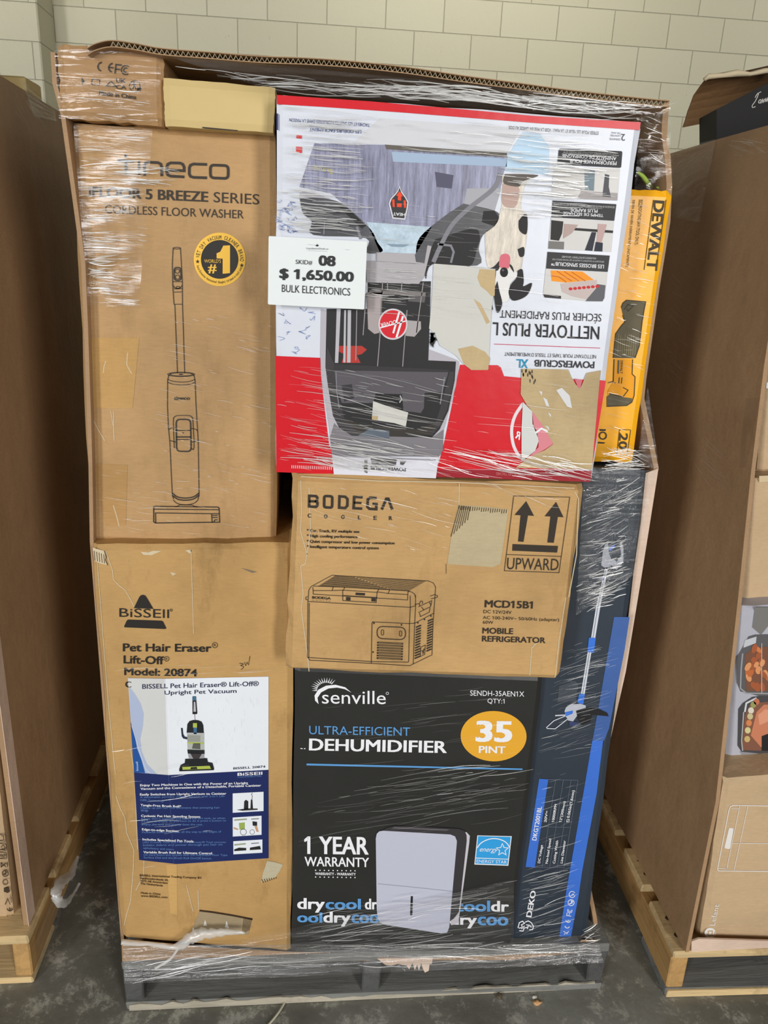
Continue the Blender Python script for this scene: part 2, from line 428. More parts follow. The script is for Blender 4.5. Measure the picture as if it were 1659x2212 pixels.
d0 = _ray(84, 60); pf_y = float(CP[1] + d0[1]*((pf_x - CP[0])/d0[0]))
jw = P(1202, 80, WY)
tag(box('wall_back', (-6, WY, 0), (9, WY + .2, 5.6), blockwall('painted_block_wall', 'X', .385 - (jw[0] % .385), .2045 - (P(1077, 80, WY)[2] % .2045)), bevel=0), kind='structure')
jp = P(84, 91, pf_y)
tag(box('wall_pier', (pf_x - .8, pf_y, 0), (pf_x, WY, 5.6), blockwall('painted_block_pier', 'X', .385 - (P(2, 130, pf_y)[0] % .385), .2045 - (jp[2] % .2045)), bevel=.008), kind='structure')

# ------------------------------------------------------------------ pallets
def pallet(name, label, ox, oy, yaw, mats, wid=1.016, dep=1.2, mirror=1, gap_first=.0, raw=None):
    """three stringers under seven deck boards, on three bottom boards; mirror = -1 grows to -X"""
    r = thing(name, (ox, oy, 0), label, 'pallet', 'wooden pallets under the loads')
    top, string, bot = mats; rot = ((ox, oy), yaw)
    def B(nm, x0, x1, y0, y1, z0, z1, m, jit=.002):
        a, b = sorted((ox + mirror*x0, ox + mirror*x1))
        return box(nm, (a, oy + y0, z0), (b, oy + y1, z1), m, r, .003, jit, rot)
    for x in (0, wid/2 - .019, wid - .038): B('stringer', x, x + .038, 0.004, dep, .018, .108, string)
    bw = .12
    for k, y in enumerate(np.linspace(0, dep - bw, 7)): B('deck_board', 0, wid, y, y + (bw if k else .14), .108, .128, top)
    for y in (0, dep/2 - .07, dep - .14): B('bottom_board', 0, wid, y, y + .14, .0, .018, bot)
    return r
mp = pallet('wooden_pallet', 'dark weathered wooden pallet under the film-wrapped middle load', 0.002, 0.0, math.radians(-.3), (W_OLD, W_OLDS, W_OLD))
# pale splintered wood along the front of its bottom board
pts = []
xs = np.linspace(.01, 1.0, 46)
lo = [(x, -.004, .001) for x in xs]; hi = [(x, -.004, .010 + RND.uniform(0, .010) + .004*math.sin(x*9)) for x in xs]
slab('splintered_edge', lo + hi[::-1], (0, .004, 0), W_RAW, mp)
pallet('wooden_pallet', 'yellow pine pallet at the left edge, corner bound in glinting film', -.204, .07, 0.0, (W_NEW, W_NEWY, W_NEW), mirror=-1)
pr = pallet('wooden_pallet', 'clean yellow pine pallet at the right edge with deck boards protruding past its stringer', 1.150, -.03, math.radians(-1.2), (W_NEW, W_NEWY, W_OLD))
box('pale_edge', (1.152, -.033, .001), (2.16, -.028, .018), W_NEW, pr, .001, .0008, ((1.150, -.03), math.radians(-1.2)))
NAIL = ink(70, 48, 30)
for k, y in enumerate(np.linspace(.06, .75, 5)):
    for dy in (-.02, .025): 
        q = [(1.172 + .006*math.cos(a) + .02*y, y - .03 + dy + .006*math.sin(a), .1288) for a in np.linspace(0, 6.28, 9)[:-1]]
        mesh('nail_head', q, [tuple(range(8))], NAIL, pr)

# ------------------------------------------------------------------ middle load: the cut-open bulk bin
bin_ = thing('bulk_bin', (.48, .5, .128), 'kraft bulk bin with its front cut away, holding mixed cartons on the middle pallet', 'cardboard bin')
def wall_strip(name, prof, y0, y1, th, mat, parent, yf=None):
    """upright panel: profile (outer edge, survey pixels) at depth y0, run back to y1, thickness th in X"""
    v, f = [], []
    for k, (px, py) in enumerate(prof):
        p = P(px, py, y0); yy = y0
        for q in ((p[0], yy, p[2]), (p[0] + th, yy, p[2]), (p[0] + th, y1, p[2]), (p[0], y1, p[2])): v.append(q)
    n = len(prof)
    for i in range(n-1):
        for k in range(4): f.append((i*4 + k, i*4 + (k+1) % 4, (i+1)*4 + (k+1) % 4, (i+1)*4 + k))
    f += [(0, 1, 2, 3), tuple((n-1)*4 + k for k in range(4))]
    return mesh(name, v, f, mat, parent)
LP = [(109, 112), (113, 180), (131, 248), (155, 420), (175, 566), (181, 700), (188, 900), (191, 1000), (194, 1170), (212, 1400), (234, 1680), (262, 2040)]
wall_strip('side_wall', LP, .012, 1.15, .006, K_GAY, bin_)
RP = [(1446, 216), (1441, 290), (1449, 350), (1452, 400), (1448, 480), (1425, 620), (1396, 820), (1392, 860), (1400, 900), (1423, 1012), (1420, 1025), (1404, 1130), (1385, 1250), (1352, 1450), (1308, 1640), (1290, 1750), (1268, 1875), (1290, 1985), (1296, 2040)]
wall_strip('side_wall', RP, .045, 1.15, -.009, K_GAY, bin_)
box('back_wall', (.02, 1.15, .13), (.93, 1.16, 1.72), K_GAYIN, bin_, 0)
# torn liner along the right wall's cut edge
A = Art(bin_, 'torn_edge', .044)
A.poly([(1395, 1022), (1422, 1012), (1420, 1028), (1404, 1130), (1385, 1250), (1352, 1450), (1309, 1640), (1291, 1750), (1269, 1875), (1262, 1930), (1254, 1925), (1258, 1871), (1273, 1781), (1289, 1690), (1304, 1600), (1320, 1545), (1351, 1388), (1368, 1240), (1384, 1130)], K_PINK, 4)
A.build()
# top flap with its open flutes towards the front
top = [(188, 103), (206, 93), (240, 86), (290, 92), (350, 103), (450, 111), (560, 120), (660, 124), (760, 131), (880, 144), (1000, 162), (1120, 178), (1220, 192), (1340, 206), (1447, 217)]
tw = [P(x, y, -.015) for x, y in spline(top, 5)]
def sheet(pts, dz, y1, th, dzb=0.0):
    v, f = [], []
    for p in pts:
        for (yy, z) in ((p[1], p[2] + dz), (y1, p[2] + dz + dzb), (y1, p[2] + dz + dzb - th), (p[1], p[2] + dz - th)): v.append((p[0], yy, z))
    n = len(pts)
    for i in range(n-1):
        for k in range(4): f.append((i*4 + k, i*4 + (k+1) % 4, (i+1)*4 + (k+1) % 4, (i+1)*4 + k))
    f += [(0, 1, 2, 3), tuple((n-1)*4 + k for k in range(4))]
    return v, f
for nm, dz in (('top_flap', 0.0), ('top_flap', -.0075)):
    v, f = sheet(tw, dz, 1.14, .0012); mesh(nm, v, f, K_GAY, bin_)
fl = []; x0, x1 = tw[0][0] + .03, tw[-1][0]
tx = [p[0] for p in tw]; tz = [p[2] for p in tw]
for k in range(int((x1-x0)/.0035)):
    x = x0 + k*.0035; fl.append((x, -.013, float(np.interp(x, tx, tz)) - (.0014 if k % 2 else .0070)))
v, f = sheet(fl, 0, .06, .0007); mesh('fluted_core', v, f, K_PALE, bin_)
# pinched corner of the flap and a torn tab on the right wall
slab('torn_tab', [P(x, y, .05) for x, y in ((1441, 318), (1447, 330), (1449, 342), (1443, 343), (1429, 341), (1436, 325))], (0, .002, 0), K_PINK, bin_)
A = Art(bin_, 'bottom_skirt', .004)
A.poly([(262, 2028), (450, 2046), (630, 2056), (1100, 2062), (1240, 2048), (1256, 2030), (1290, 2030), (1296, 2052), (1100, 2074), (600, 2076), (264, 2078)], K_GAY, 2)
A.build()
v = [(815, 2071), (935, 2069), (933, 2082), (928, 2083), (926, 2097), (918, 2101), (914, 2094), (910, 2080), (905, 2097), (901, 2084), (896, 2096), (891, 2080), (884, 2094), (878, 2086), (860, 2082), (845, 2086), (832, 2084)]
slab('torn_strip', [P(x, y, -.006) for x, y in v], (0, .003, 0), K_PINK, bin_)
box('bottom_tray', (.02, .03, .129), (.94, 1.1, .135), K_GAY, bin_, 0)

# ------------------------------------------------------------------ middle load: cartons
INK = ink(52, 44, 36); BRN = ink(74, 52, 30)
# -- small carton, top left
K1 = (0, 0, 2.676); K2 = (560, 60, 2.765); K3 = (1060, 60, 2.769); K4 = (120, 480, 2.765); K5 = (570, 480, 3.687)
K6 = (920, 480, 2.9625); K7 = (600, 1020, 2.37); K8 = (180, 1160, 3.318); L1 = (230, 1440, 3.95); L2 = (620, 1440, 2.9625)
L3 = (620, 1700, 2.9625); L4 = (1080, 1000, 3.4556); L5 = (1080, 1600, 4.425); L6 = (200, 1900, 2.765); M5 = (80, 60, 2.9625)
M2 = (1259, 1600, 3.615); M3 = (1359, 1000, 3.16); M6 = (1270, 380, 3.457); N2 = (590, 300, 4.484); N3 = (960, 220, 4.366)
N4 = (640, 1220, 5.184); N6 = (180, 300, 3.95); L8 = (0, 1600, 3.6156)
Y1 = .004
r = carton('small_carton', 'small kraft carton with conformity marks, topmost at the left under the bent flap', 'carton', [(120, 94), (352, 110), (353, 271), (131, 253)], Y1, .42, K_SMALL)
A = Art(r, 'marking_print', Y1, M5)
A.ce((452, 252), 56, INK, (1, .1)); A.fcc((545, 268), 58, INK, (1, .1))
A.text('UK', (505, 350), (568, 354), (505, 322), INK, .02).text('CA', (505, 390), (570, 394), (505, 364), INK, .02)
A.arc((625, 373), 34, 0, 360, 5, INK).lines([[(612, 392), (622, 368), (634, 394)], [(620, 345), (622, 372)], [(606, 362), (636, 360)]], 6, INK).poly([(640, 380), (668, 384), (660, 404), (640, 400)], INK, 1)
A.line([(352, 328), (402, 334), (398, 368), (350, 362)], 5, INK, closed=True).poly([(284, 318), (308, 340), (286, 364)], INK).line([(440, 372), (474, 342), (506, 376)], 7, INK, closed=True)
A.text('Made in China', (398, 430), (635, 458), (398, 402), INK, .02); A.build()
# -- cream carton
Y2 = -.006
r = carton('cream_carton', 'plain cream cardboard carton lying on the tall floor washer carton', 'carton', [(351, 167), (595, 188), (590, 286), (356, 272)], Y2, .4, CREAM, bev=.003, jit=.0006)
Art(r, 'flap_slit', Y2, M5).poly([(1058, 634), (1285, 655), (1285, 662), (1058, 642)], ink(40, 34, 28)).build()
# -- tall floor washer carton
Y3 = .03
r = carton('floor_washer_carton', 'tall kraft carton printed with a stick floor washer drawing and round gold badge', 'carton', [(154, 264), (596, 289), (597, 1181), (195, 1169)], Y3, .3, K_TALL)
A = Art(r, 'brand_logo', Y3, N6); W_ = 23
A.ell((362, 146), 14, 15, INK).line([(292, 182), (432, 193)], W_, INK).line([(363, 190), (366, 302)], W_, INK).line([(474, 188), (478, 306)], W_, INK)
A.line([(522, 314), (520, 236), (528, 210), (550, 198), (635, 202), (660, 214), (668, 238), (669, 318)], W_, INK)
A.line([(712, 264), (860, 272), (860, 242), (848, 216), (825, 206), (745, 204), (720, 216), (712, 240), (712, 288), (722, 308), (745, 318), (862, 324)], W_, INK)
A.line([(1055, 218), (940, 214), (914, 224), (904, 246), (904, 300), (914, 320), (940, 328), (1055, 332)], W_, INK)
A.line(rr([(1084, 222), (1236, 228), (1236, 338), (1084, 332)], .3), W_, INK, closed=True)
A.text('iFLOOR 5 BREEZE', (45, 492), (1065, 538), (45, 404), INK, .03).text('SERIES', (1112, 540), (1500, 560), (1112, 452), INK)
A.text('CORDLESS FLOOR WASHER', (185, 634), (1368, 680), (185, 562), INK); A.build()
A = Art(r, 'gold_badge', Y3, K4)
g = NT('gold_foil'); g.b.inputs['Base Color'].default_value = (*lin((214, 168, 66)), 1); g.b.inputs['Metallic'].default_value = .6; g.b.inputs['Roughness'].default_value = .34
GOLD = g.m; BK = ink(40, 36, 32)
A.ell((980, 222), 155, 160, GOLD, 0).ell((980, 222), 112, 116, BK, 1)
A.ring_text('WET DRY VACUUM CLEANER BRAND', (980, 222), 121, 184, 366, 24, BK, .01).ring_text('Source Euromonitor International (Shanghai) Ltd based on retail sales', (980, 222), 143, 165, 20, 15, BK)
A.star((848, 235), 13, BK).star((1112, 258), 13, BK)
A.poly([(962, 216), (962, 186), (984, 176), (1002, 140), (1042, 138), (1042, 304), (998, 308), (998, 218)], GOLD, 2)
A.text('#', (910, 300), (962, 300), (910, 252), GOLD, .03, 2).text("WORLD'S", (888, 242), (988, 243), (888, 221), GOLD, .01, 2); A.build()
A = Art(r, 'product_drawing', Y3, K4); LW = 4.2
A.lines([[(702, 157), (697, 250), (700, 380), (707, 490), (758, 490), (757, 355), (746, 157)], [(700, 355), (757, 355)], [(701, 376), (712, 392), (728, 398), (745, 392), (757, 376)], [(707, 418), (757, 416)], [(707, 398), (757, 397)],
         [(712, 490), (728, 902)], [(758, 490), (771, 902)]], LW, INK)
A.arc((724, 155), 22, 0, 360, LW, INK, ry=5).line(rr([(708, 270), (748, 270), (749, 348), (709, 348)], .45), 7, INK, closed=True).arc((727, 292), 13, 0, 360, LW, INK).arc((728, 328), 13, 0, 360, LW, INK).arc((731, 389), 11, 0, 360, LW, INK, ry=6)
A.arc((750, 909), 80, 0, 360, LW, INK, ry=13, n=36).arc((751, 909), 66, 0, 360, 3, INK, ry=9, n=30).ell((749, 909), 13, 4, INK)
A.line([(690, 903), (676, 915), (669, 945), (668, 1100), (674, 1230), (682, 1310), (697, 1632), (705, 1655)], LW, INK).line([(812, 903), (826, 915), (833, 945), (839, 1100), (847, 1230), (852, 1310), (857, 1632), (850, 1655)], LW, INK)
for dy in (0, 17): A.line([(668, 938+dy), (700, 950+dy), (750, 955+dy), (800, 951+dy), (834, 938+dy)], LW, INK, smooth=3)
A.line([(709, 1350), (703, 1190), (712, 1162), (735, 1155), (795, 1155), (814, 1165), (820, 1190), (827, 1345), (812, 1352)], LW, INK, smooth=3).line(rr([(720, 1178), (806, 1178), (810, 1370), (723, 1368)], .28), 8, INK, closed=True)
A.line([(721, 1244), (807, 1244)], 5, INK).line([(722, 1283), (808, 1283)], 8, INK).line([(722, 1298), (808, 1298)], 5, INK).poly([(755, 1256), (768, 1256), (762, 1263)], INK)
A.lines([[(676, 1240), (690, 1228), (720, 1228)], [(808, 1232), (835, 1236), (848, 1247)], [(682, 1304), (720, 1314)], [(810, 1316), (852, 1303)]], LW, INK)
for dy, ww in ((0, 7), (13, 7), (40, LW)): A.line([(699+dy*.1, 1620+dy), (730, 1642+dy), (778, 1648+dy), (825, 1640+dy), (857-dy*.1, 1617+dy)], ww, INK, smooth=3)
A.lines([[(738, 1688), (735, 1694), (712, 1700)], [(820, 1690), (824, 1696), (850, 1702)], [(742, 1688), (818, 1690)]], LW, INK)
A.line([(586, 1700), (597, 1697), (968, 1702), (977, 1708), (980, 1792), (597, 1797), (586, 1790)], 6, INK, closed=True).lines([[(586, 1714), (975, 1718)], [(593, 1737), (975, 1742)], [(597, 1740), (598, 1796)], [(932, 1744), (935, 1796)], [(938, 1752), (968, 1752)], [(938, 1764), (968, 1764)], [(945, 1790), (952, 1778), (968, 1778)]], LW+1, INK)
A.text('tineco', (707, 1062), (802, 1061), (707, 1042), INK, .03); A.build()
A = Art(r, 'packing_tape', Y3, K4); TAPE = ink(176, 136, 78, .3)
A.poly([(180, 690), (500, 690), (460, 1110), (210, 1110)], cardboard('tape_tone', (190, 150, 92)), -.5)
A.poly([(215, 1440), (430, 1450), (420, 1810), (300, 1815)], cardboard('tape_tone_low', (180, 140, 88)), -.5)
A.lines([[(430, 780), (425, 850), (440, 880), (455, 905)], [(285, 900), (290, 860), (300, 830)], [(345, 1130), (350, 1305)], [(220, 1170), (255, 1240), (295, 1305)], [(345, 1690), (360, 1740), (380, 1815)]], 5, K_PALE, 0).line([(330, 1130), (345, 1220)], 4, K_PALE, 0); A.build()

# -- carpet cleaner carton (stands upside down)
Y4 = -.05
r = carton('carpet_cleaner_carton', 'upside-down white and red carton picturing a carpet cleaner and a dog, torn patches', 'carton', [(597, 203), (1386, 262), (1280, 1040), (597, 1017)], Y4, .36, WHITEP, bev=.004)
RED = printed('red_print', (206, 18, 34), .35, .3, .05); DRED = printed('deep_red_print', (150, 18, 36), .4, .3, .05)
A = Art(r, 'red_border', Y4)
A.poly([(598, 205), (800, 219), (1000, 236), (1150, 250), (1384, 264), (1382, 281), (1160, 266), (870, 243), (700, 231), (598, 225)], RED, 0)
A = A.next('red_panel').at(K5); A.poly([(90, 1065), (448, 1080), (455, 1220), (480, 1450), (520, 1780), (540, 1810), (550, 2008), (100, 1990)], RED, 0)
A = A.next('red_panel').at(K6); A.poly([(218, 912), (460, 915), (480, 930), (500, 985), (605, 995), (1110, 1010), (1152, 1015), (1060, 1582), (70, 1582), (110, 1440), (160, 1200)], RED, 0)
A.poly([(70, 1582), (1062, 1590), (1052, 1662), (62, 1630)], DRED, 0)
A.text('PROFONDEUR MIEUX DES TACHES', (750, 1612), (450, 1600), (750, 1630), ink(200, 120, 120), layer=1)
A = A.next('fine_print').at(K5); A.text('IIIIIIIIIIIIIIIIIIIIII', (220, 1960), (540, 1972), (220, 1935), ink(225, 190, 190), layer=1); A.build()
A = Art(r, 'cleaner_picture', Y4)
def streaky(name, c, sc, var, rough=.4):
    t = NT(name); a = lin(c)
    t.l(t.ramp(t.noise(1.0, t.mapped(sc), 6, .75), [(.32, tuple(x*(1 - var) for x in a)), (.5, a), (.68, tuple(min(1, x*(1 + var)) for x in a))]), t.b.inputs['Base Color'])
    t.b.inputs['Roughness'].default_value = rough; return t.m
A.at(K2).poly([(720, 540), (1560, 600), (1480, 748), (760, 698), (560, 690)], printed('grey_wash_print', (204, 205, 210), .35, .2, .04), -.3)
DENIM = streaky('denim_print', (134, 135, 160), (150, 1, 14), .55)
A.at(K2).poly([(330, 690), (760, 700), (1480, 775), (1440, 960), (1220, 1050), (1000, 1230), (930, 1350), (720, 1340), (650, 1180), (430, 990), (240, 950)], DENIM, 0)
A.poly([(750, 698), (1480, 748), (1480, 772), (760, 725)], ink(98, 92, 84), 1).poly([(1050, 860), (1160, 880), (1150, 960), (1060, 950)], ink(84, 84, 104), 1)
A.poly([(790, 740), (1480, 780), (1478, 830), (800, 800)], ink(160, 180, 204), .5)
A.poly([(640, 1160), (1030, 1190), (935, 1350), (720, 1340)], streaky('pale_blue_print', (180, 200, 214), (60, 1, 60), .25), 1).poly([(760, 1290), (900, 1295), (860, 1310), (790, 1308)], ink(130, 150, 168), 2)
DK = streaky('dark_plastic_print', (66, 67, 72), (14, 1, 40), .5); DK2 = ink(38, 37, 38); LG = ink(180, 178, 184); MG = ink(128, 127, 134)
A.at(N2).spoly([(258, 580), (400, 568), (570, 590), (700, 650), (940, 870), (1010, 1000), (1060, 1090), (900, 1100), (900, 960), (390, 930), (375, 800), (290, 720)], DK, 1)
A.poly([(262, 520), (390, 525), (560, 580), (400, 568), (258, 580)], LG, 1).line([(500, 790), (490, 925)], 12, MG, 2).line([(810, 850), (850, 970)], 26, MG, 2).poly([(620, 640), (700, 650), (900, 840), (860, 870)], DK2, 2)
A.at(K2).spoly([(1220, 1050), (1100, 1130), (960, 1250), (935, 1350), (935, 1400), (1300, 1420), (1310, 1320), (1335, 1240), (1405, 1185), (1432, 1130), (1405, 1092)], DK, 1)
A.poly([(1240, 960), (1445, 958), (1405, 1092), (1222, 1050)], ink(168, 168, 174), 1).line([(1440, 870), (1400, 960), (1250, 1080), (1150, 1180), (1080, 1310), (1040, 1400)], 26, MG, 2, smooth=4).poly([(1405, 1092), (1432, 1130), (1405, 1185), (1330, 1160), (1340, 1095)], DK2, 2)
A.at(K6).spoly([(60, 110), (300, 40), (345, 90), (330, 160), (270, 290), (42, 268), (0, 365), (0, 250)], DK2, 1.5).line([(75, 140), (160, 150), (178, 190), (160, 260)], 14, MG, 2)
A.at(N2).poly([(1000, 1100), (1370, 1110), (1385, 1200), (1465, 1205), (1495, 1030), (1535, 1040), (1460, 1340), (1410, 1405), (905, 1390), (900, 1180), (1000, 1180)], ink(172, 168, 172), 2)
A.line([(1000, 1185), (1380, 1210)], 6, ink(140, 136, 142), 3)
A.at(K5).polys([[(505, 1000), (560, 1130), (575, 1300), (640, 1560), (760, 1690), (700, 1700), (600, 1640), (550, 1540), (510, 1300), (490, 1150)], [(1480, 1190), (1515, 1190), (1510, 1270), (1460, 1490), (1390, 1640), (1330, 1700), (1400, 1500)]], ink(58, 55, 57), 1.3).polys([[(840, 600), (930, 610), (925, 700), (840, 690)], [(1150, 560), (1290, 570), (1280, 640), (1150, 630)]], ink(92, 88, 90), 1.8).poly([(640, 1560), (800, 1620), (1200, 1650), (1370, 1600), (1330, 1690), (1000, 1712), (760, 1690)], ink(54, 50, 46), 1.4)
A.at(K5).poly([(455, 690), (448, 1060), (468, 1300), (515, 1620), (545, 1860), (1390, 1870), (1432, 1660), (1530, 1300), (1556, 1110), (1520, 1090)], ink(178, 174, 182), .5)
A.poly([(500, 690), (830, 690), (830, 472), (1330, 470), (1310, 1100), (1530, 1110), (1520, 1260), (1470, 1500), (1400, 1650), (1340, 1715), (1000, 1722), (700, 1700), (600, 1640), (550, 1540), (510, 1300), (490, 1150)], DK2, 1)
A.polys([[(580, 690), (612, 690), (592, 1120), (566, 1120)], [(640, 700), (655, 700), (650, 1118), (632, 1116)], [(668, 700), (695, 700), (690, 1118), (662, 1118)]], LG, 2).lines([[(740, 700), (732, 1100)], [(1140, 700), (1105, 1150)], [(945, 480), (925, 900), (905, 1150)], [(1270, 480), (1215, 880)], [(815, 570), (790, 900)], [(985, 480), (985, 540)], [(1100, 480), (1095, 545)]], 7, ink(150, 144, 144), 2)
A.poly([(820, 560), (940, 560), (935, 690), (925, 880), (880, 890), (830, 850)], ink(164, 154, 154), 2).poly([(1130, 780), (1250, 790), (1252, 850), (1200, 912), (1130, 905)], ink(166, 160, 160), 2).poly([(840, 540), (1290, 560), (1285, 590), (840, 570)], ink(120, 114, 114), 2)
A.poly([(595, 985), (780, 985), (820, 1015), (780, 1050), (740, 1060), (770, 1120), (620, 1120), (640, 1050), (595, 1030)], ink(176, 52, 44), 1.5)
A.poly([(560, 1180), (1470, 1190), (1460, 1230), (1420, 1350), (1280, 1360), (1275, 1480), (1250, 1520), (1110, 1500), (1100, 1370), (890, 1365), (870, 1440), (620, 1440), (575, 1300)], ink(86, 82, 88), 2).poly([(560, 1130), (1480, 1175), (1470, 1195), (560, 1180)], ink(50, 48, 50), 2.5)
A.poly([(890, 1368), (1100, 1372), (1112, 1505), (880, 1430)], ink(28, 27, 28), 2.5).line([(1085, 1380), (1098, 1410), (1080, 1437)], 9, LG, 3)
A.line([(1440, 1235), (1425, 1320), (1405, 1450)], 9, MG, 3).line([(575, 1190), (580, 1340), (600, 1480)], 7, MG, 3).poly([(620, 1300), (700, 1290), (720, 1400), (640, 1430)], ink(50, 48, 52), 2.6)
A.poly([(700, 1700), (1340, 1715), (1432, 1650), (1425, 1820), (1395, 1868), (548, 1860), (525, 1720), (560, 1600), (610, 1650)], ink(122, 119, 124), 1.5).poly([(850, 1640), (1000, 1660), (1000, 1725), (750, 1700)], ink(90, 100, 112), 2)
A.poly([(545, 1870), (1392, 1872), (1370, 2040), (556, 2012)], ink(214, 214, 224), 2).lines([[(590, 1862), (1370, 1895)]], 12, ink(150, 148, 156), 3).polys([[(800, 1890), (825, 1890), (825, 2000), (800, 1990)], [(1085, 1900), (1135, 1905), (1110, 1935), (1085, 1930)], [(850, 1880), (1060, 1890), (1050, 1940), (860, 1930)]], ink(84, 82, 84), 3)
A.text('POWERSCRUB', (1130, 1958), (850, 1942), (1130, 1986), DK2, .02, 4).text('XL', (830, 1942), (785, 1940), (830, 1968), DK2, .02, 4); A.build()
A = Art(r, 'brand_logo', Y4, K5)
A.ell((1028, 812), 117, 124, ink(205, 200, 205), 4).ell((1028, 812), 104, 111, ink(206, 30, 44), 5)
WH = ink(232, 232, 236)
A.line([(1108, 748), (1056, 918)], 16, WH, 6).line([(1078, 716), (1030, 884)], 15, WH, 6).line([(924, 842), (1134, 786)], 9, WH, 6).text('OOVER', (1052, 778), (928, 806), (1056, 808), WH, .02, 6)
A = A.next('heat_badge').at(K2); A.poly([(838, 941), (850, 975), (876, 1012), (892, 1040), (888, 1075), (872, 1147), (795, 1140), (773, 1050), (784, 1020), (812, 990), (828, 970)], ink(208, 208, 214), 4)
A.poly([(838, 955), (848, 985), (870, 1014), (884, 1042), (880, 1075), (866, 1138), (802, 1132), (782, 1050), (792, 1022), (818, 994), (832, 975)], ink(54, 50, 52), 5)
OR = ink(232, 72, 40)
A.polys([[(838, 975), (858, 1006), (848, 1008), (848, 1032), (828, 1030), (828, 1005), (818, 1002)], [(793, 1025), (808, 1025), (809, 1072), (797, 1070)], [(822, 1048), (852, 1050), (850, 1072), (822, 1070)], [(862, 1030), (876, 1032), (877, 1076), (864, 1074)]], OR, 6).text('HEAT', (872, 1108), (800, 1102), (871, 1126), WH, .02, 6); A.build()
A = Art(r, 'dog_picture', Y4, N3)
FUR = streaky('fur_print', (208, 198, 184), (140, 1, 30), .3)
A.poly([(740, 290), (900, 305), (985, 420), (985, 690), (570, 650), (600, 500)], printed('blue_print', (176, 204, 226), .35, .2, .04), .5)
A.spoly([(545, 700), (890, 690), (770, 760), (720, 1000), (785, 1080), (770, 1330), (740, 1480), (720, 1575), (650, 1600), (500, 1585), (405, 1545), (385, 1350), (390, 1230), (470, 1170), (540, 980)], FUR, 1)
A.spoly([(570, 680), (885, 690), (740, 750), (700, 800), (560, 770)], ink(96, 88, 82), 2).spoly([(552, 770), (700, 800), (690, 950), (640, 1000), (545, 960)], ink(186, 158, 148), 1.5)
A.spolys([[(700, 1120), (770, 1050), (785, 1150), (770, 1250), (705, 1210)], [(690, 1390), (750, 1370), (750, 1450), (710, 1460)], [(405, 1580), (470, 1550), (520, 1500), (505, 1590)], [(590, 1510), (640, 1550), (655, 1610)]], DK2, 2)
A.spoly([(492, 1570), (660, 1595), (690, 1640), (620, 1720), (605, 1870), (520, 1880), (470, 1760), (485, 1640)], ink(226, 224, 222), 1.8)
A.spoly([(522, 1480), (535, 1445), (570, 1432), (605, 1442), (620, 1480), (602, 1570), (520, 1555)], ink(212, 108, 122), 2.5).ell((562, 1607), 38, 46, ink(24, 22, 22), 3).ell((552, 1588), 12, 10, ink(90, 88, 88), 3.5)
A.spolys([[(500, 1690), (520, 1790), (545, 1895), (520, 1975), (492, 1978), (470, 1850), (474, 1760)], [(690, 1592), (735, 1580), (748, 1690), (745, 1740), (825, 1708), (790, 1810), (720, 1860), (640, 1872), (605, 1800), (630, 1720), (680, 1660)]], ink(34, 32, 33), 3)
A.line([(420, 1885), (445, 1905), (455, 1960)], 9, DK2, 3); A.build()
A = Art(r, 'feature_panel', Y4, N3)
BAR = ink(56, 56, 58); PH = printed('photo_grey', (196, 193, 190), .35, .2, .08)
A.at(K3).poly(rr([(408, 722), (788, 738), (780, 838), (398, 818)], .1), BAR, 1)
A.at(N3).poly([(1035, 612), (1655, 628), (1632, 930), (1010, 895)], PH, 1).polys([[(1320, 640), (1420, 650), (1410, 840), (1325, 830)]], ink(120, 136, 146), 2).polys([[(1515, 680), (1555, 690), (1550, 800), (1570, 900), (1490, 890)]], ink(84, 84, 90), 2).poly([(1290, 840), (1635, 860), (1630, 930), (1250, 915)], ink(166, 160, 160), 1.5)
A.text('PERFORMANCE POUR', (1625, 563), (1180, 538), (1622, 598), WH, .02, 2).text('ANIMAUX DE COMPAGNIE', (1622, 520), (1110, 490), (1619, 552), WH, .02, 2).text('GRANDES AVEC OUTILS DE MAIN A C', (1620, 484), (1120, 462), (1619, 500), ink(160, 160, 160), 0, 2)
A = A.next('feature_panel'); A.poly([(1020, 930), (1622, 965), (1602, 1122), (1008, 1088)], BAR, 1).text('TEMPS DE SÉCHAGE', (1500, 1060), (1120, 1036), (1497, 1094), WH, .02, 2).text('PLUS RAPIDE', (1446, 1014), (1190, 1004), (1443, 1046), WH, .02, 2).text('SÉCHAGE EN 30 MINUTES SEULEMENT GRÂCE AU MODE DE NETTOYAGE RAPIDE', (1606, 986), (1030, 958), (1605, 1008), ink(200, 200, 200), 0, 2)
A.poly([(1006, 1092), (1600, 1126), (1572, 1415), (978, 1384)], PH, 1).polys([[(1225, 1188), (1592, 1214), (1588, 1238), (1225, 1212)], [(1008, 1115), (1122, 1128), (1110, 1240), (1080, 1310), (1000, 1300)]], ink(44, 42, 42), 2)
A.poly([(1390, 1228), (1432, 1230), (1396, 1406), (1325, 1400)], ink(46, 48, 60), 3).poly([(1450, 1150), (1532, 1156), (1482, 1325), (1436, 1322)], ink(190, 160, 156), 3).poly([(1428, 1320), (1494, 1330), (1490, 1412), (1412, 1408)], ink(40, 44, 58), 3.5).poly([(985, 1312), (1130, 1320), (1126, 1392), (980, 1385)], ink(120, 118, 114), 2).poly([(1130, 1150), (1260, 1160), (1200, 1240), (1120, 1290)], ink(178, 156, 150), 3)
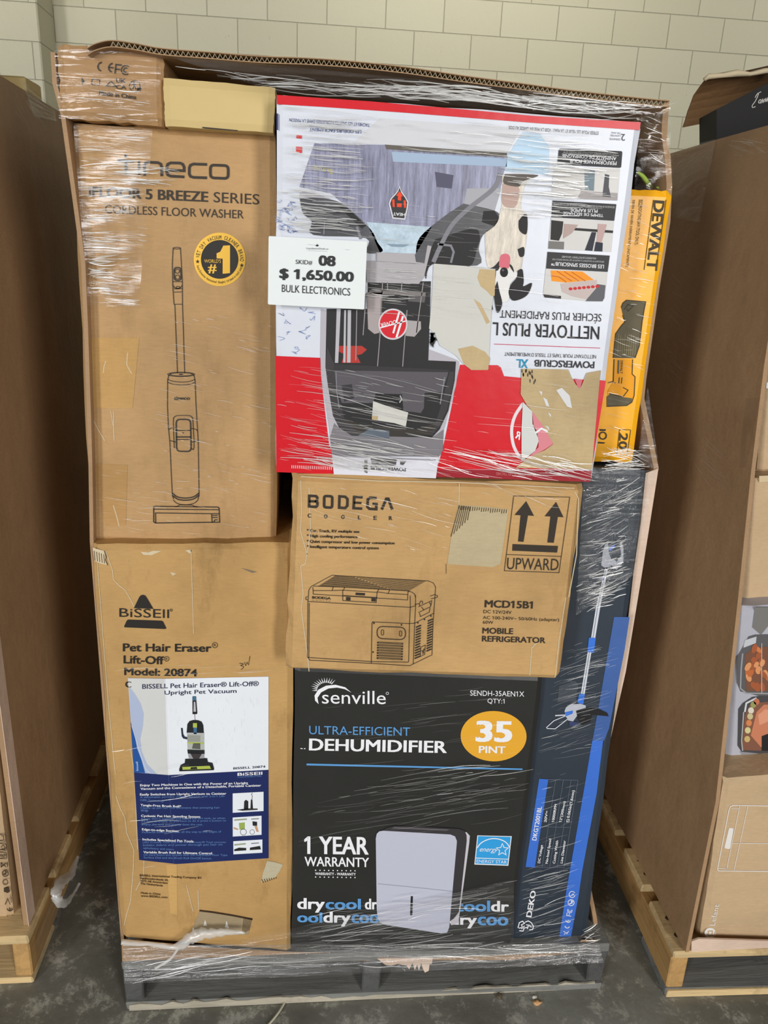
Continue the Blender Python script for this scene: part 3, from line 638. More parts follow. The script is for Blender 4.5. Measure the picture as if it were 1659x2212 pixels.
A = A.next('feature_panel'); A.poly([(972, 1414), (1560, 1450), (1540, 1604), (958, 1572)], BAR, 1).text('LES BROSSES SPINSCRUB™', (1506, 1538), (1010, 1508), (1503, 1574), WH, .02, 2).text('DÉCOLLENT ET SOULÈVENT LA SALETÉ ET LES TACHES GRÂCE À DES', (1506, 1502), (1018, 1478), (1505, 1520), ink(200, 200, 200), 0, 2).text('MOUVEMENTS DE FROTTEMENT CIRCULAIRES', (1430, 1468), (1108, 1452), (1429, 1486), ink(200, 200, 200), 0, 2)
A.poly([(956, 1574), (1538, 1606), (1512, 1850), (1490, 1882), (1400, 1884), (950, 1845), (932, 1815)], PH, 1)
A.poly([(1002, 1590), (1300, 1600), (1410, 1680), (1150, 1705), (1012, 1690)], ink(240, 150, 36), 2).lines([[(1010, 1640), (1080, 1650), (1150, 1700)], [(1060, 1595), (1200, 1690)], [(1130, 1600), (1270, 1690)], [(1200, 1604), (1330, 1690)]], 8, ink(196, 104, 20), 3).poly([(1095, 1715), (1440, 1680), (1430, 1750), (1340, 1862), (1200, 1832), (1110, 1790)], ink(196, 180, 176), 2.5)
for k in range(7): A.ell((1190 + k*42, 1764 - k*4), 18, 14, ink(196, 40, 46), 3)
A.poly([(1440, 1718), (1520, 1730), (1508, 1850), (1490, 1882), (1330, 1880), (1345, 1860), (1430, 1760)], ink(96, 96, 100), 2).poly([(932, 1812), (1100, 1830), (1100, 1858), (945, 1845)], ink(54, 52, 52), 2); A.build()
A = Art(r, 'title_print', Y4, K6)
A.text('NETTOYER PLUS L', (1112, 668), (428, 640), (1108, 752), ink(40, 38, 40), .015, 1).text('SÉCHER PLUS RAPIDEMENT', (1125, 588), (476, 562), (1121, 650), ink(40, 38, 40), .0, 1)
A = A.next('model_print'); A.line([(436, 780), (1115, 806)], 4, ink(190, 40, 80)).text("NETTOYANT POUR TAPIS ET TISSUS D'AMEUBLEMENT", (1090, 850), (503, 832), (1089, 874), ink(70, 66, 70), 0, 1)
A.text('POWERSCRUB', (1080, 892), (695, 880), (1077, 936), ink(52, 50, 54), .03, 1).text('XL', (655, 878), (580, 876), (652, 934), ink(20, 140, 180), .03, 1)
NV = ink(60, 72, 130)
A = A.next('fine_print').at(K2); A.text('TACHES ET LES SALETES INCRUSTEES DANS LA MAISON', (660, 572), (180, 540), (659, 592), NV, .01, 1).text('LES ODEURS FACILEMENT', (610, 612), (300, 598), (609, 632), NV, .01, 1).poly([(104, 512), (114, 512), (114, 612), (104, 610)], NV).text('grand', (440, 866), (330, 848), (440, 836), ink(206, 196, 120), .01, 2)
A.polys([[(222, 640), (255, 642), (254, 662), (222, 660)], [(220, 708), (256, 712), (255, 748), (220, 744)]], ink(214, 70, 70), 1)
A = A.next('guarantee_print').at(K3); A.text('2', (805, 636), (780, 634), (804, 676), ink(84, 84, 90), .01).text('DE ANS', (776, 626), (722, 622), (775, 636), ink(110, 110, 116)).text('LIMITÉE', (776, 642), (716, 638), (775, 654), ink(110, 110, 116)).text('GARANTIE', (776, 662), (712, 658), (775, 674), ink(110, 110, 116))
A.text('ETRIER POUR LES YEUX ET LA PEAU : VOIR LA MISE EN GARDE AU DOS', (645, 620), (108, 586), (644, 640), ink(96, 96, 102), .01)
A = A.next('pen_scribble'); SB = ink(120, 140, 196); q = random.Random(5)
for k in range(46):
    x, y = q.uniform(598, 640), q.uniform(430, 505)
    if k > 30: x, y = q.uniform(600, 690), q.uniform(665, 765)
    if k == 31: A = A.next('pen_scribble')
    A.at((0, 0, 1)).line([(x + q.uniform(-9, 9), y + q.uniform(-6, 6)) for _ in range(4)], .8, SB, 1, smooth=3)
A.build()
A = Art(r, 'torn_patch', Y4, K6, 'bare cardboard and paper where the printed face is torn off')
PAPER = printed('paper_grey', (202, 201, 194), .6, .3, .05)
A.poly([(50, 265), (250, 280), (445, 300), (438, 420), (420, 560), (412, 700), (400, 940), (290, 946), (240, 905), (190, 850), (90, 790), (60, 720), (20, 680), (40, 480)], PAPER, 4)
A.polys([[(345, 300), (445, 306), (440, 470), (420, 474), (390, 440), (350, 410), (330, 355)], [(305, 490), (350, 520), (385, 590), (410, 640), (388, 652), (360, 590)], [(205, 810), (300, 790), (380, 830), (410, 870), (396, 946), (290, 946), (240, 900)]], K_PATCH, 5)
for k in range(16): A.poly([(q.uniform(20, 60)+a, q.uniform(700, 790)+b) for a, b in ((0, 0), (14, 5), (6, 16))], DK2, 5)
A.poly([(612, 938), (910, 942), (930, 990), (960, 1040), (990, 1060), (1030, 965), (1120, 948), (1112, 1015), (1062, 1582), (575, 1572), (660, 1500), (760, 1460), (815, 1420), (770, 1340), (720, 1270), (680, 1210), (640, 1160), (606, 1100)], K_PATCH, 4)
A.polys([[(620, 1150), (680, 1210), (682, 1290), (710, 1340), (722, 1400), (700, 1462), (612, 1532), (612, 1330)]], ink(206, 208, 204), 5).polys([[(680, 1210), (740, 1290), (815, 1418), (760, 1455), (650, 1512), (720, 1440), (722, 1390), (690, 1310)]], ink(214, 130, 140), 5)
A.line([(622, 1160), (575, 1230), (552, 1300), (550, 1370), (565, 1440), (600, 1505)], 20, ink(224, 214, 218), 1, smooth=4).text('R', (600, 1395), (570, 1380), (606, 1345), WH, .03, 2).line([(700, 1350), (740, 1320), (780, 1340)], 12, WH, 6)
A.polys([[(835, 1075), (870, 1060), (920, 1110), (935, 1190), (905, 1180)], [(725, 1080), (745, 1085), (740, 1110)], [(750, 1120), (775, 1135), (790, 1180), (770, 1175)], [(780, 1215), (800, 1230), (798, 1250)], [(760, 1300), (785, 1310), (790, 1330)]], ink(212, 212, 214), 5).polys([[(950, 1000), (975, 1060), (990, 1062), (1000, 1010)]], ink(200, 110, 120), 5)
for k in range(14): A.line([(q.uniform(612, 705), q.uniform(948, 1030)), (q.uniform(612, 705), q.uniform(948, 1030))][:1]*1 + [(q.uniform(612, 705), q.uniform(948, 1030))], 4, ink(70, 60, 44), 5) if k < 0 else A.ell((q.uniform(612, 705), q.uniform(948, 1030)), 4, 12, ink(70, 58, 40), 5)
A.at(K5).poly([(870, 1425), (1000, 1470), (1150, 1515), (1130, 1628), (1040, 1600), (860, 1572)], PAPER, 5).poly([(860, 1540), (910, 1545), (905, 1575), (860, 1572)], K_PATCH, 6); A.build()

# -- reciprocating saw carton
Y5 = .04
r = carton('saw_carton', 'narrow yellow carton with a reciprocating saw picture, squeezed against the right bin wall', 'carton', [(1325, 407), (1453, 413), (1366, 1001), (1240, 995)], Y5, .42, YELLOWP, bev=.004)
A = Art(r, 'brand_print', Y5, M6); BKS = ink(64, 54, 34)
A.text('DEWALT', (495, 180), (437, 703), (574, 186), BKS, .04).lines([[(490, 178), (420, 702)], [(584, 178), (508, 706)]], 5, BKS)
A = A.next('description_print'); A.text('RECIPROCATING SAW (TOOL ONLY)', (388, 178), (352, 512), (412, 178), BKS, .01).text('SIERRA DE VAIVÉN (HERRAMIENTA ÚNICAMENTE)', (335, 178), (284, 680), (358, 180), BKS, .01).line([(386, 176), (380, 230)], 3, BKS)
A = A.next('voltage_print'); A.line(rr([(236, 1895), (320, 1896), (292, 2095), (216, 2085)], .1), 5, BKS, closed=True).text('20', (238, 1918), (228, 2040), (300, 1922), BKS, .03)
A.arc((112, 1940), 26, 0, 360, 10, BKS).poly([(84, 1890), (136, 1892), (130, 1905), (90, 1905)], BKS).poly([(78, 1985), (130, 1990), (120, 2000), (74, 1998)], BKS); A.build()
A = Art(r, 'tool_picture', Y5, M6); SG = ink(96, 88, 66)
A.poly([(250, 985), (262, 950), (290, 928), (432, 940), (420, 1000), (405, 1090), (384, 1270), (352, 1360), (335, 1362), (190, 1360), (208, 1180), (250, 1120), (278, 1090), (262, 1040)], SG, 0).lines([[(250, 985), (262, 950), (290, 928), (432, 940), (420, 1000), (405, 1090), (384, 1270), (352, 1360)], [(190, 1360), (208, 1180), (250, 1120), (278, 1090), (262, 1040)], [(270, 1000), (300, 960), (340, 970), (300, 1010), (290, 990)]], 7, BKS)
for k in range(9): A.line([(230 + k*16, 1180 + (k % 3)*12), (222 + k*16, 1340)], 5, ink(140, 128, 92), 1)
A.poly([(196, 1368), (334, 1370), (330, 1480), (352, 1500), (345, 1640), (328, 1690), (290, 1715), (140, 1722), (150, 1600), (190, 1535)], ink(234, 158, 22), 0).lines([[(334, 1370), (330, 1480), (352, 1500), (345, 1640), (328, 1690), (290, 1715), (140, 1722)], [(196, 1368), (190, 1535), (150, 1545)], [(262, 1580), (300, 1600), (262, 1650), (160, 1625)]], 7, BKS)
A.poly([(140, 1650), (165, 1628), (262, 1652), (330, 1660), (325, 1690), (290, 1714), (140, 1720)], SG, .5).text('DEWALT', (244, 1378), (240, 1475), (262, 1380), BKS, .03).poly([(222, 1375), (236, 1376), (232, 1478), (218, 1476)], SG, 1).lines([[(235, 1505), (230, 1550)], [(255, 1505), (250, 1550)], [(200, 1540), (205, 1550)]], 7, BKS); A.build()
# crushed top corner and a black package above it
bagm = NT('black_gloss_pouch'); bagm.b.inputs['Base Color'].default_value = (.012, .013, .012, 1); bagm.b.inputs['Roughness'].default_value = .25
bagm.l(bagm.bump(bagm.noise(14, detail=3), 1, .02), bagm.b.inputs['Normal'])
def blob(name, c, rx, ry, rz, mat, parent=None, amp=.18, seed=1, n=20):
    q = random.Random(seed); ph = [q.uniform(0, 6) for _ in range(6)]; v, f = [], []
    for j in range(n+1):
        a = math.pi*j/n - math.pi/2
        for i in range(2*n):
            b = math.pi*i/n
            k = 1 + amp*(math.sin(3*b + ph[0] + 2*a)*.5 + math.sin(5*a + ph[1] + b)*.35 + math.sin(7*b + ph[2])*.2*math.cos(a))
            v.append((c[0] + rx*k*math.cos(a)*math.cos(b), c[1] + ry*k*math.cos(a)*math.sin(b), c[2] + rz*k*math.sin(a)))
    for j in range(n):
        for i in range(2*n): f.append((j*2*n + i, j*2*n + (i+1) % (2*n), (j+1)*2*n + (i+1) % (2*n), (j+1)*2*n + i))
    return mesh(name, v, f, mat, parent, smooth=True)
c_ = P(1405, 412, .10); c_[0] -= .04; bt = thing('black_pouch', (c_[0], .16, c_[2] - .02), 'black glossy pouch with lime stripes, on top of the yellow saw carton', 'pouch')
blob('pouch_body', (c_[0], .16, c_[2] + .028), .040, .06, .034, bagm.m, bt, .12, 3)
GR = ink(176, 214, 92)
tube('lime_stripe', [np.array(P(x, y, .075 + k*.004)) for k, (x, y) in enumerate([(1378, 372), (1388, 380), (1396, 390), (1404, 400), (1412, 405)])], [.002, .0035, .004, .003, .0015], GR, bt, 6)
tube('lime_stripe', [np.array(P(x, y, .072 + k*.004)) for k, (x, y) in enumerate([(1418, 404), (1428, 408), (1440, 411)])], [.001, .0025, .0015], GR, bt, 6)

# -- mobile refrigerator carton
Y6 = -.06
r = carton('refrigerator_carton', 'wide kraft carton with a cooler box drawing and two up arrows, jutting out mid-height', 'carton', [(632, 1027), (1262, 1048), (1212, 1469), (618, 1451)], Y6, .36, K_COOL, bev=.009, jit=.0025)
A = Art(r, 'brand_logo', Y6, K7); W_ = 13
A.line([(161, 121), (196, 123), (202, 130), (202, 142), (196, 149), (203, 156), (203, 170), (196, 178), (160, 176)], W_, INK, closed=True).line([(161, 149), (196, 150)], W_-1, INK)
A.line(rr([(238, 122), (279, 124), (278, 182), (237, 180)], .25), W_, INK, closed=True).line([(316, 124), (345, 126), (357, 138), (356, 172), (345, 184), (314, 182)], W_, INK, closed=True)
A.line([(434, 129), (391, 127), (388, 185), (432, 187)], W_, INK).line([(390, 156), (428, 158)], W_-2, INK).line([(506, 133), (472, 131), (461, 140), (459, 178), (469, 188), (504, 190), (505, 163), (485, 162)], W_, INK).line([(532, 192), (556, 136), (566, 136), (586, 192)], W_, INK)
for ch, x, y in (('C', 153, 233), ('O', 237, 237), ('O', 325, 240), ('L', 411, 243), ('E', 490, 245), ('R', 569, 246)): A.text(ch, (x, y), (x + (17 if ch != 'L' else 13), y), (x, y - 21), INK, .03)
A.build()
A = Art(r, 'feature_print', Y6, K7)
for s_, y, x1 in (('* Car, Truck, RV multiple use', 306, 418), ('* High cooling performance', 333, 408), ('* Quiet compressor and low power consumption', 361, 598), ('* Intelligent temperature control system', 388, 517)):
    A.text(s_, (148, y), (x1, y + (x1-148)*.021), (148, y - 15), INK, .025)
A = A.next('model_print'); A.text('MCD15B1', (1058, 692), (1305, 699), (1060, 655), INK, .035).text('DC 12V/24V', (1053, 722), (1197, 727), (1053, 705), INK).text('AC 100-240V~ 50/60Hz (adapter)', (1050, 752), (1440, 764), (1050, 736), INK).text('60W', (1050, 776), (1103, 778), (1050, 760), INK).text('MOBILE', (1047, 826), (1205, 830), (1048, 796), INK, .03).text('REFRIGERATOR', (1045, 867), (1370, 876), (1046, 838), INK, .03); A.build()
A = Art(r, 'upward_sign', Y6, K7)
A.line([(1208, 122), (1495, 128), (1440, 515), (1160, 505)], 3, INK, closed=True).line([(1171, 422), (1452, 432)], 3, INK)
A.polys([[(1272, 148), (1312, 224), (1281, 222), (1258, 357), (1230, 355), (1243, 221), (1212, 219)], [(1425, 152), (1463, 231), (1434, 229), (1413, 362), (1380, 360), (1396, 227), (1366, 226)], [(1202, 368), (1435, 378), (1430, 412), (1200, 402)]], INK).text('UPWARD', (1172, 497), (1436, 503), (1176, 438), INK, 0); A.build()
A = Art(r, 'product_drawing', Y6, N4); LW = 6
A.lines([[(165, 245), (140, 285), (130, 420), (124, 1030), (150, 1070), (840, 1105), (1270, 1132), (1310, 1112), (1520, 1010), (1532, 640), (1552, 380), (1560, 250), (1535, 205), (1480, 182)], [(165, 245), (400, 118), (1480, 182)], [(190, 240), (540, 252), (1270, 295)], [(185, 250), (190, 330), (1245, 395), (1252, 300)], [(132, 412), (1275, 478), (1335, 460)], [(145, 430), (140, 1045)], [(125, 1040), (840, 1085), (1255, 1092)],
         [(1275, 345), (1277, 480), (1268, 660), (1258, 1090)], [(1335, 340), (1336, 460), (1326, 660), (1310, 1112)], [(1248, 300), (1290, 304), (1325, 330), (1336, 365)], [(850, 640), (1270, 660), (1330, 655), (1545, 540)], [(862, 636), (848, 655), (840, 1105)], [(1368, 472), (1518, 402), (1505, 470), (1368, 536)], [(1380, 540), (1390, 582), (1490, 532), (1498, 480)], [(1400, 470), (1430, 510)], [(1490, 418), (1510, 460)],
         [(1325, 445), (1378, 438), (1384, 462)], [(1378, 438), (1395, 405), (1415, 412), (1412, 440)], [(1500, 352), (1548, 335), (1580, 345), (1578, 366), (1510, 382)], [(125, 355), (108, 365), (106, 388), (124, 395)], [(415, 246), (400, 290)], [(545, 250), (525, 290)], [(925, 275), (905, 305)], [(1048, 282), (1028, 322)], [(190, 290), (400, 290), (525, 285)], [(905, 305), (1028, 322), (1245, 335)],
         [(520, 285), (520, 402), (895, 426), (905, 310), (520, 285)], [(528, 345), (905, 368)]], LW, INK)
for k in range(13):
    t_ = k/12
    A.line([(430-180*t_, 125+112*t_), (620+430*t_, 130+147*t_)], 5.5, INK)
    A.line([(640+420*t_, 132+145*t_), (1450-180*t_, 185+105*t_)], 4, INK)
A.polys([[(665, 312), (770, 318), (768, 346), (663, 340)], [(558, 360), (608, 364), (606, 402), (556, 398)], [(842, 374), (890, 378), (888, 414), (840, 410)]], INK)
A.line(rr([(905, 690), (1225, 702), (1222, 842), (903, 826)], .48), 9, INK, closed=True).line(rr([(952, 730), (978, 730), (978, 788), (952, 788)], .45), 6, INK, closed=True).line(rr([(1156, 742), (1182, 742), (1182, 800), (1156, 800)], .45), 6, INK, closed=True)
for k in range(7): A.line([(906 - k, 872 + k*29), (1196 - k, 886 + k*29)], 18, INK).line([(925 - k, 873 + k*29), (1180 - k, 885 + k*29)], 4, K_COOL, 2)
for k in range(13): A.line([(1340 - k*1.2, 702 + k*29), (1398 - k*1.2, 678 + k*29)], 15, INK).line([(1472 - k*1.2, 632 + k*28), (1528 - k*1.2, 608 + k*28)], 15, INK)
A.line([(1395, 925), (1445, 900), (1438, 1005), (1388, 1030)], 6, INK, closed=True).line([(1408, 960), (1425, 985), (1415, 1000), (1432, 940)], 10, INK)
for p in ((870, 655), (1178, 673), (860, 978), (1362, 650), (1436, 612), (1508, 574)): A.ell(p, 9, 10, INK)
A.text('BODEGA', (178, 380), (385, 392), (178, 352), INK, .03).text('C O O L E R', (178, 402), (385, 414), (178, 394), INK); A.build()
A = Art(r, 'torn_patch', Y6, K7)
A.poly([(925, 168), (1060, 176), (1182, 190), (1175, 240), (1160, 340), (1140, 470), (1100, 486), (868, 470), (888, 330), (905, 250)], cardboard('torn_greyish', (186, 170, 136), .06, .1), 0)
DKF = ink(92, 72, 44)
for k in range(7): A.line([(930 + k*9, 170 + k), (905 + k*11 - (6 - k)*3, 330 - k*14)], 4.5, DKF, 1)
for k in range(22): x = 930 + k*11.5; A.line([(x, 170 + (x-925)*.085), (x - 3, 186 + (x-925)*.085 + (k*7 % 9))], 4.5, DKF, 1)
A.line([(862, 470), (862, 520)], 2, DKF, 1); A.build()
A = Art(r, 'edge_crease', Y6, K7)
A.lines([[(118, 40), (122, 200), (116, 300), (150, 420), (140, 470), (118, 480), (130, 620), (120, 700), (155, 960), (160, 1020)], [(160, 80), (168, 300), (150, 420)], [(1475, 640), (1440, 860), (1420, 1050)], [(1350, 850), (1300, 900), (1290, 1040)], [(1520, 100), (1540, 135), (1530, 420), (1490, 640)], [(118, 22), (520, 45), (920, 52), (1520, 82)], [(930, 60), (928, 165)]], 4.5, K_PALE, 0); A.build()

# -- upright vacuum carton
Y7 = 0.0
r = carton('vacuum_carton', 'tall golden kraft carton at lower left bearing a blue and white vacuum label', 'carton', [(197, 1179), (633, 1173), (629, 2058), (263, 2030)], Y7, .38, K_GOLD, bev=.006, jit=.002)
A = Art(r, 'brand_logo', Y7, K8); IB = ink(38, 34, 30)
A.poly([(362, 510), (400, 432), (412, 418), (428, 414), (444, 420), (455, 434), (503, 516)], IB).poly([(322, 592), (560, 600), (572, 606), (596, 655), (585, 660), (296, 648), (292, 640), (312, 598)], IB)
A.text('BiSSEll', (258, 572), (614, 582), (258, 510), IB, .0).arc((630, 525), 9, 0, 360, 2.5, IB).text('R', (626, 530), (634, 530), (626, 520), IB)
A = A.next('model_print')
for s_, x0, y0, x1, y1, h in (('Pet Hair Eraser', 283, 820, 918, 824, 56), ('Lift-Off', 288, 906, 578, 914, 57), ('Model: 20874', 293, 990, 816, 1000, 52)): A.text(s_, (x0, y0), (x1, y1), (x0, y0-h), IB, .03)
A.arc((943, 776), 19, 0, 360, 3.5, IB).text('R', (935, 785), (952, 785), (935, 767), IB).arc((597, 874), 17, 0, 360, 3.5, IB).text('R', (590, 882), (605, 882), (590, 866), IB).text('C', (300, 1078), (346, 1080), (300, 1034), IB, .03)
A = A.next('pen_scribble'); A.line([(1118, 906), (1140, 908), (1146, 914), (1128, 922), (1148, 930), (1143, 942), (1130, 950)], 3.5, IB, smooth=3).line([(1155, 896), (1163, 924), (1174, 898), (1184, 918), (1194, 854)], 3.5, IB); A.build()
A = Art(r, 'address_print', Y7, L1)
for s_, x0, y0, x1, y1 in (('BISSELL International Trading Company BV', 283, 1790, 812, 1812), ('Stadhouderskade 55,', 285, 1813, 530, 1832), ('1072 AB Amsterdam', 287, 1836, 522, 1856), ('The Netherlands', 289, 1859, 480, 1878), ('Made in China', 293, 1940, 460, 1950), ('www.BISSELL.com', 293, 1964, 520, 1978)): A.text(s_, (x0, y0), (x1, y1), (x0, y0-16), BRN, .02)
A.build()
A = Art(r, 'product_label', Y7, L1, 'white and navy label with a vacuum picture')
LWH = printed('label_white', (226, 230, 236), .4, .15, .03); LNV = printed('label_navy', (30, 42, 92), .4, .15, .06); LTXT = ink(38, 40, 72); LBL = ink(96, 132, 186)
A.poly([(182, 98), (500, 104), (1383, 85), (1382, 880), (530, 925), (235, 902)], LWH, 1).poly([(235, 902), (530, 925), (1382, 880), (1383, 1635), (600, 1685), (280, 1650)], LNV, 1)
A.poly([(182, 98), (495, 103), (530, 925), (235, 902)], printed('label_fold_shading', (204, 205, 204), .3, .15, .03), 1.5)  # fold shading of the label's left side, put into its colour
A.poly([(192, 170), (240, 230), (290, 310), (318, 400), (312, 500), (288, 620), (300, 720), (345, 830), (430, 917), (330, 909), (235, 902), (205, 450)], ink(168, 180, 206), 2).poly([(205, 470), (235, 560), (262, 700), (300, 800), (330, 908), (235, 902)], ink(30, 80, 150), 2.5).line([(215, 500), (260, 650), (330, 860), (380, 912)], 5, ink(200, 212, 230), 3, smooth=4)
A.text('bissell', (272, 888), (268, 812), (254, 888), ink(200, 214, 235), .01, 3)
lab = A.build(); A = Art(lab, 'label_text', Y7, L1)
A.text('BISSELL Pet Hair Eraser® Lift-Off®', (305, 190), (1300, 165), (305, 148), LTXT, .015, 2).text('Upright Pet Vacuum', (495, 240), (1110, 224), (495, 206), LTXT, .015, 2).text('BISSELL 20874', (1082, 878), (1356, 862), (1082, 860), LTXT, .02, 2)
A.text('BiSSEll', (1118, 932), (1330, 922), (1118, 906), WH, .02, 2).text('CONFIDENTIAL', (1118, 949), (1325, 938), (1118, 938), LBL, 0, 2)
rows = [('Enjoy Two Machines in One with the Power of an Upright', 287, 1022, 1208, 1002, 1), ('Vacuum and the Convenience of a Detachable, Portable Canister', 290, 1052, 1320, 1022, 1), ('Easily Switches from Upright Vacuum to Canister', 285, 1100, 1022, 1092, 1), ('A detachable, portable canister vacuum with 2-in-1 Lift-', 287, 1122, 1012, 1112, 0), ('Off® Technology', 287, 1146, 492, 1153, 0),
        ('Tangle-Free Brush Roll*', 290, 1190, 638, 1202, 1), ('Cleans up pet hair and eliminates that annoying hair', 290, 1213, 968, 1210, 0), ('wrap', 292, 1236, 355, 1237, 0), ('Cyclonic Pet Hair Spooling System', 295, 1282, 800, 1290, 1), ('Keeps debris together and inside the dirt tank, so when', 297, 1306, 1012, 1300, 0), ("it's time to empty, all you have to do is press a button to", 298, 1329, 1020, 1320, 0), ('empty the tank and gravity does the rest.', 300, 1353, 822, 1355, 0),
        ('Edge-to-edge Suction', 303, 1397, 613, 1412, 1), ('Powerful suction to clean all the way to the edges of', 305, 1421, 980, 1415, 0), ('Includes Specialized Pet Tools', 308, 1482, 742, 1500, 1), ('LED Crevice Tool and Pet TurboEraser® Tool uncover', 310, 1506, 1022, 1505, 0), ('hidden debris and power through pet hair on', 312, 1531, 990, 1525, 0), ('upholstery and stairs', 314, 1554, 575, 1568, 0), ('Variable Brush Roll for Ultimate Control', 315, 1592, 900, 1602, 1), ('On hard floors and carpets with the Adjustable Floor Type', 316, 1614, 1032, 1615, 0), ('Surface Dial and the Brush Roll On/Off Switch.', 318, 1636, 900, 1645, 0)]
for s_, x0, y0, x1, y1, b_ in rows: A.text(s_, (x0, y0), (x1, y1), (x0, y0 - (19 if b_ else 16)), WH if b_ else LBL, .025 if b_ else .01, 2)
A.build(); A = Art(lab, 'label_picture', Y7, L1)
A.polys([[(1077, 1082), (1340, 1068), (1340, 1232), (1077, 1247)], [(1077, 1288), (1323, 1272), (1323, 1435), (1078, 1450)], [(1082, 1490), (1330, 1475), (1330, 1588), (1083, 1602)]], LWH, 2)
A.polys([[(1175, 1150), (1190, 1136), (1210, 1150), (1210, 1215), (1172, 1218)], [(1232, 1135), (1245, 1135), (1250, 1210), (1228, 1212)], [(1110, 1222), (1200, 1210), (1290, 1212), (1290, 1222), (1160, 1230)], [(1245, 1320), (1285, 1325), (1285, 1358), (1248, 1358)], [(1090, 1560), (1130, 1545), (1192, 1548), (1192, 1568), (1090, 1575)], [(1225, 1545), (1310, 1530), (1318, 1560), (1222, 1566)]], DK2, 3).line([(1240, 1135), (1245, 1105), (1236, 1090), (1246, 1078)], 4, DK2, 3)
A.polys([[(1130, 1335), (1180, 1330), (1180, 1388), (1135, 1392)]], ink(150, 168, 84), 3).polys([[(1085, 1370), (1125, 1385), (1120, 1395), (1085, 1385)], [(1262, 1360), (1285, 1360), (1298, 1410), (1280, 1410)]], ink(196, 150, 116), 3).arc((1168, 1412), 26, 0, 360, 5, MG, 3).arc((1243, 1412), 20, 0, 360, 4, MG, 3).line([(1090, 1310), (1198, 1302)], 12, ink(150, 160, 130), 3).line([(1235, 1302), (1300, 1298)], 8, MG, 3).line([(1090, 1522), (1188, 1512)], 12, ink(150, 160, 130), 3).line([(1235, 1510), (1300, 1505)], 8, MG, 3)
A.build(); A = Art(lab, 'vacuum_picture', Y7, L1); BV = ink(30, 32, 34); LIME = ink(170, 184, 80)
A.poly([(733, 256), (764, 254), (775, 398), (770, 406), (734, 406)], BV, 3).poly([(735, 254), (763, 254), (765, 288), (734, 290)], ink(64, 104, 134), 4).poly([(745, 300), (758, 300), (764, 385), (742, 385)], LG, 4).line([(752, 405), (757, 462)], 5, MG, 3)
A.poly([(684, 565), (690, 490), (708, 465), (740, 456), (780, 457), (812, 470), (826, 500), (831, 565)], BV, 3).polys([[(738, 482), (772, 482), (772, 520), (738, 520)]], LIME, 4).poly([(742, 520), (772, 520), (770, 575), (744, 575)], ink(60, 104, 140), 4).poly([(635, 524), (650, 524), (655, 575), (668, 598), (690, 602), (690, 622), (655, 614), (642, 595)], ink(34, 46, 60), 3)
A.poly([(688, 565), (832, 568), (834, 712), (692, 708)], ink(172, 176, 168), 3).poly([(692, 585), (800, 588), (800, 640), (692, 640)], ink(146, 148, 140), 3.5).poly([(692, 645), (832, 648), (832, 660), (692, 656)], LIME, 4).poly([(740, 655), (800, 655), (800, 705), (730, 700)], ink(90, 92, 84), 4).line([(690, 568), (832, 572)], 10, LG, 4).poly([(690, 708), (836, 712), (836, 745), (694, 742)], BV, 4).poly([(694, 738), (836, 742), (828, 792), (704, 788)], ink(150, 150, 156), 3.5).poly([(715, 740), (815, 742), (790, 785), (740, 785)], ink(60, 54, 54), 4)
A.poly([(672, 788), (858, 782), (866, 815), (904, 822), (918, 868), (916, 884), (622, 894), (620, 878), (632, 840), (668, 822)], BV, 4).poly([(646, 856), (880, 846), (892, 872), (650, 880)], LIME, 5).poly([(720, 860), (770, 856), (775, 874), (715, 876)], BV, 6)
q = random.Random(9)
for k in range(70): x = q.uniform(540, 1330); y = q.uniform(250, 840); A.line([(x, y), (x + 1, y + q.uniform(8, 60))], 2, ink(204, 207, 212), 1.2)
A.build()
A = Art(r, 'packing_tape', Y7, L1)
A.poly([(510, 1688), (600, 1688), (605, 2120), (545, 2100)], cardboard('tape_light', (200, 160, 100), dirt=.4), -.5).line([(500, 104), (530, 925)], 6, WH, 2.4).line([(530, 925), (575, 1685)], 4, ink(60, 74, 128), 2.4); A.build()  # pale lines follow the edge of the label's grey band
A = Art(r, 'torn_patch', Y7, K8)
A.poly([(66, 76), (150, 100), (160, 150), (172, 200), (120, 190), (80, 172)], K_PALE, 0)
for k in range(5): A.line([(78 + k*17, 100 + k*6), (84 + k*17, 170 + k*5)], 5, DKF, 1)
A.line([(150, 100), (164, 140), (158, 165), (174, 202)], 6, DKF, 1)
A = A.next('torn_patch'); A.at(L1).poly([(1370, 1658), (1440, 1668), (1505, 1690), (1480, 1740), (1440, 1800), (1320, 1842), (1335, 1760)], cardboard('torn_grey', (188, 178, 150), .05, .1), 0)
for k in range(7): A.line([(1326 + k*20, 1815 - k*3), (1340 + k*18, 1845 - k*6)], 7, DKF, 1)
A = A.next('torn_hole'); A.at(L6).poly([(640, 188), (800, 208), (955, 236), (930, 330), (760, 325), (585, 322)], cardboard('hole_corrugate', (160, 142, 112), .1, .3), 0).line([(638, 186), (720, 196), (830, 214), (955, 238)], 9, ink(58, 42, 26), 1)  # exposed corrugated board, dark line along its torn top
for k in range(6): A.line([(905 + k*9, 232), (893 + k*8, 325 - k*4)], 4, DKF, 1)
A.polys([[(672, 240), (684, 275), (662, 276)], [(800, 245), (815, 290), (790, 285)], [(600, 285), (618, 318), (590, 320)]], ink(214, 212, 206), 1); A.build()
A = Art(r, 'edge_crease', Y7, K8)
A.lines([[(160, 100), (185, 170), (210, 240), (215, 305), (260, 350), (300, 380), (335, 440), (365, 500)], [(772, 90), (778, 300), (790, 690)], [(100, 180), (140, 700), (180, 1200), (230, 1700)]], 5, K_PALE, 0)
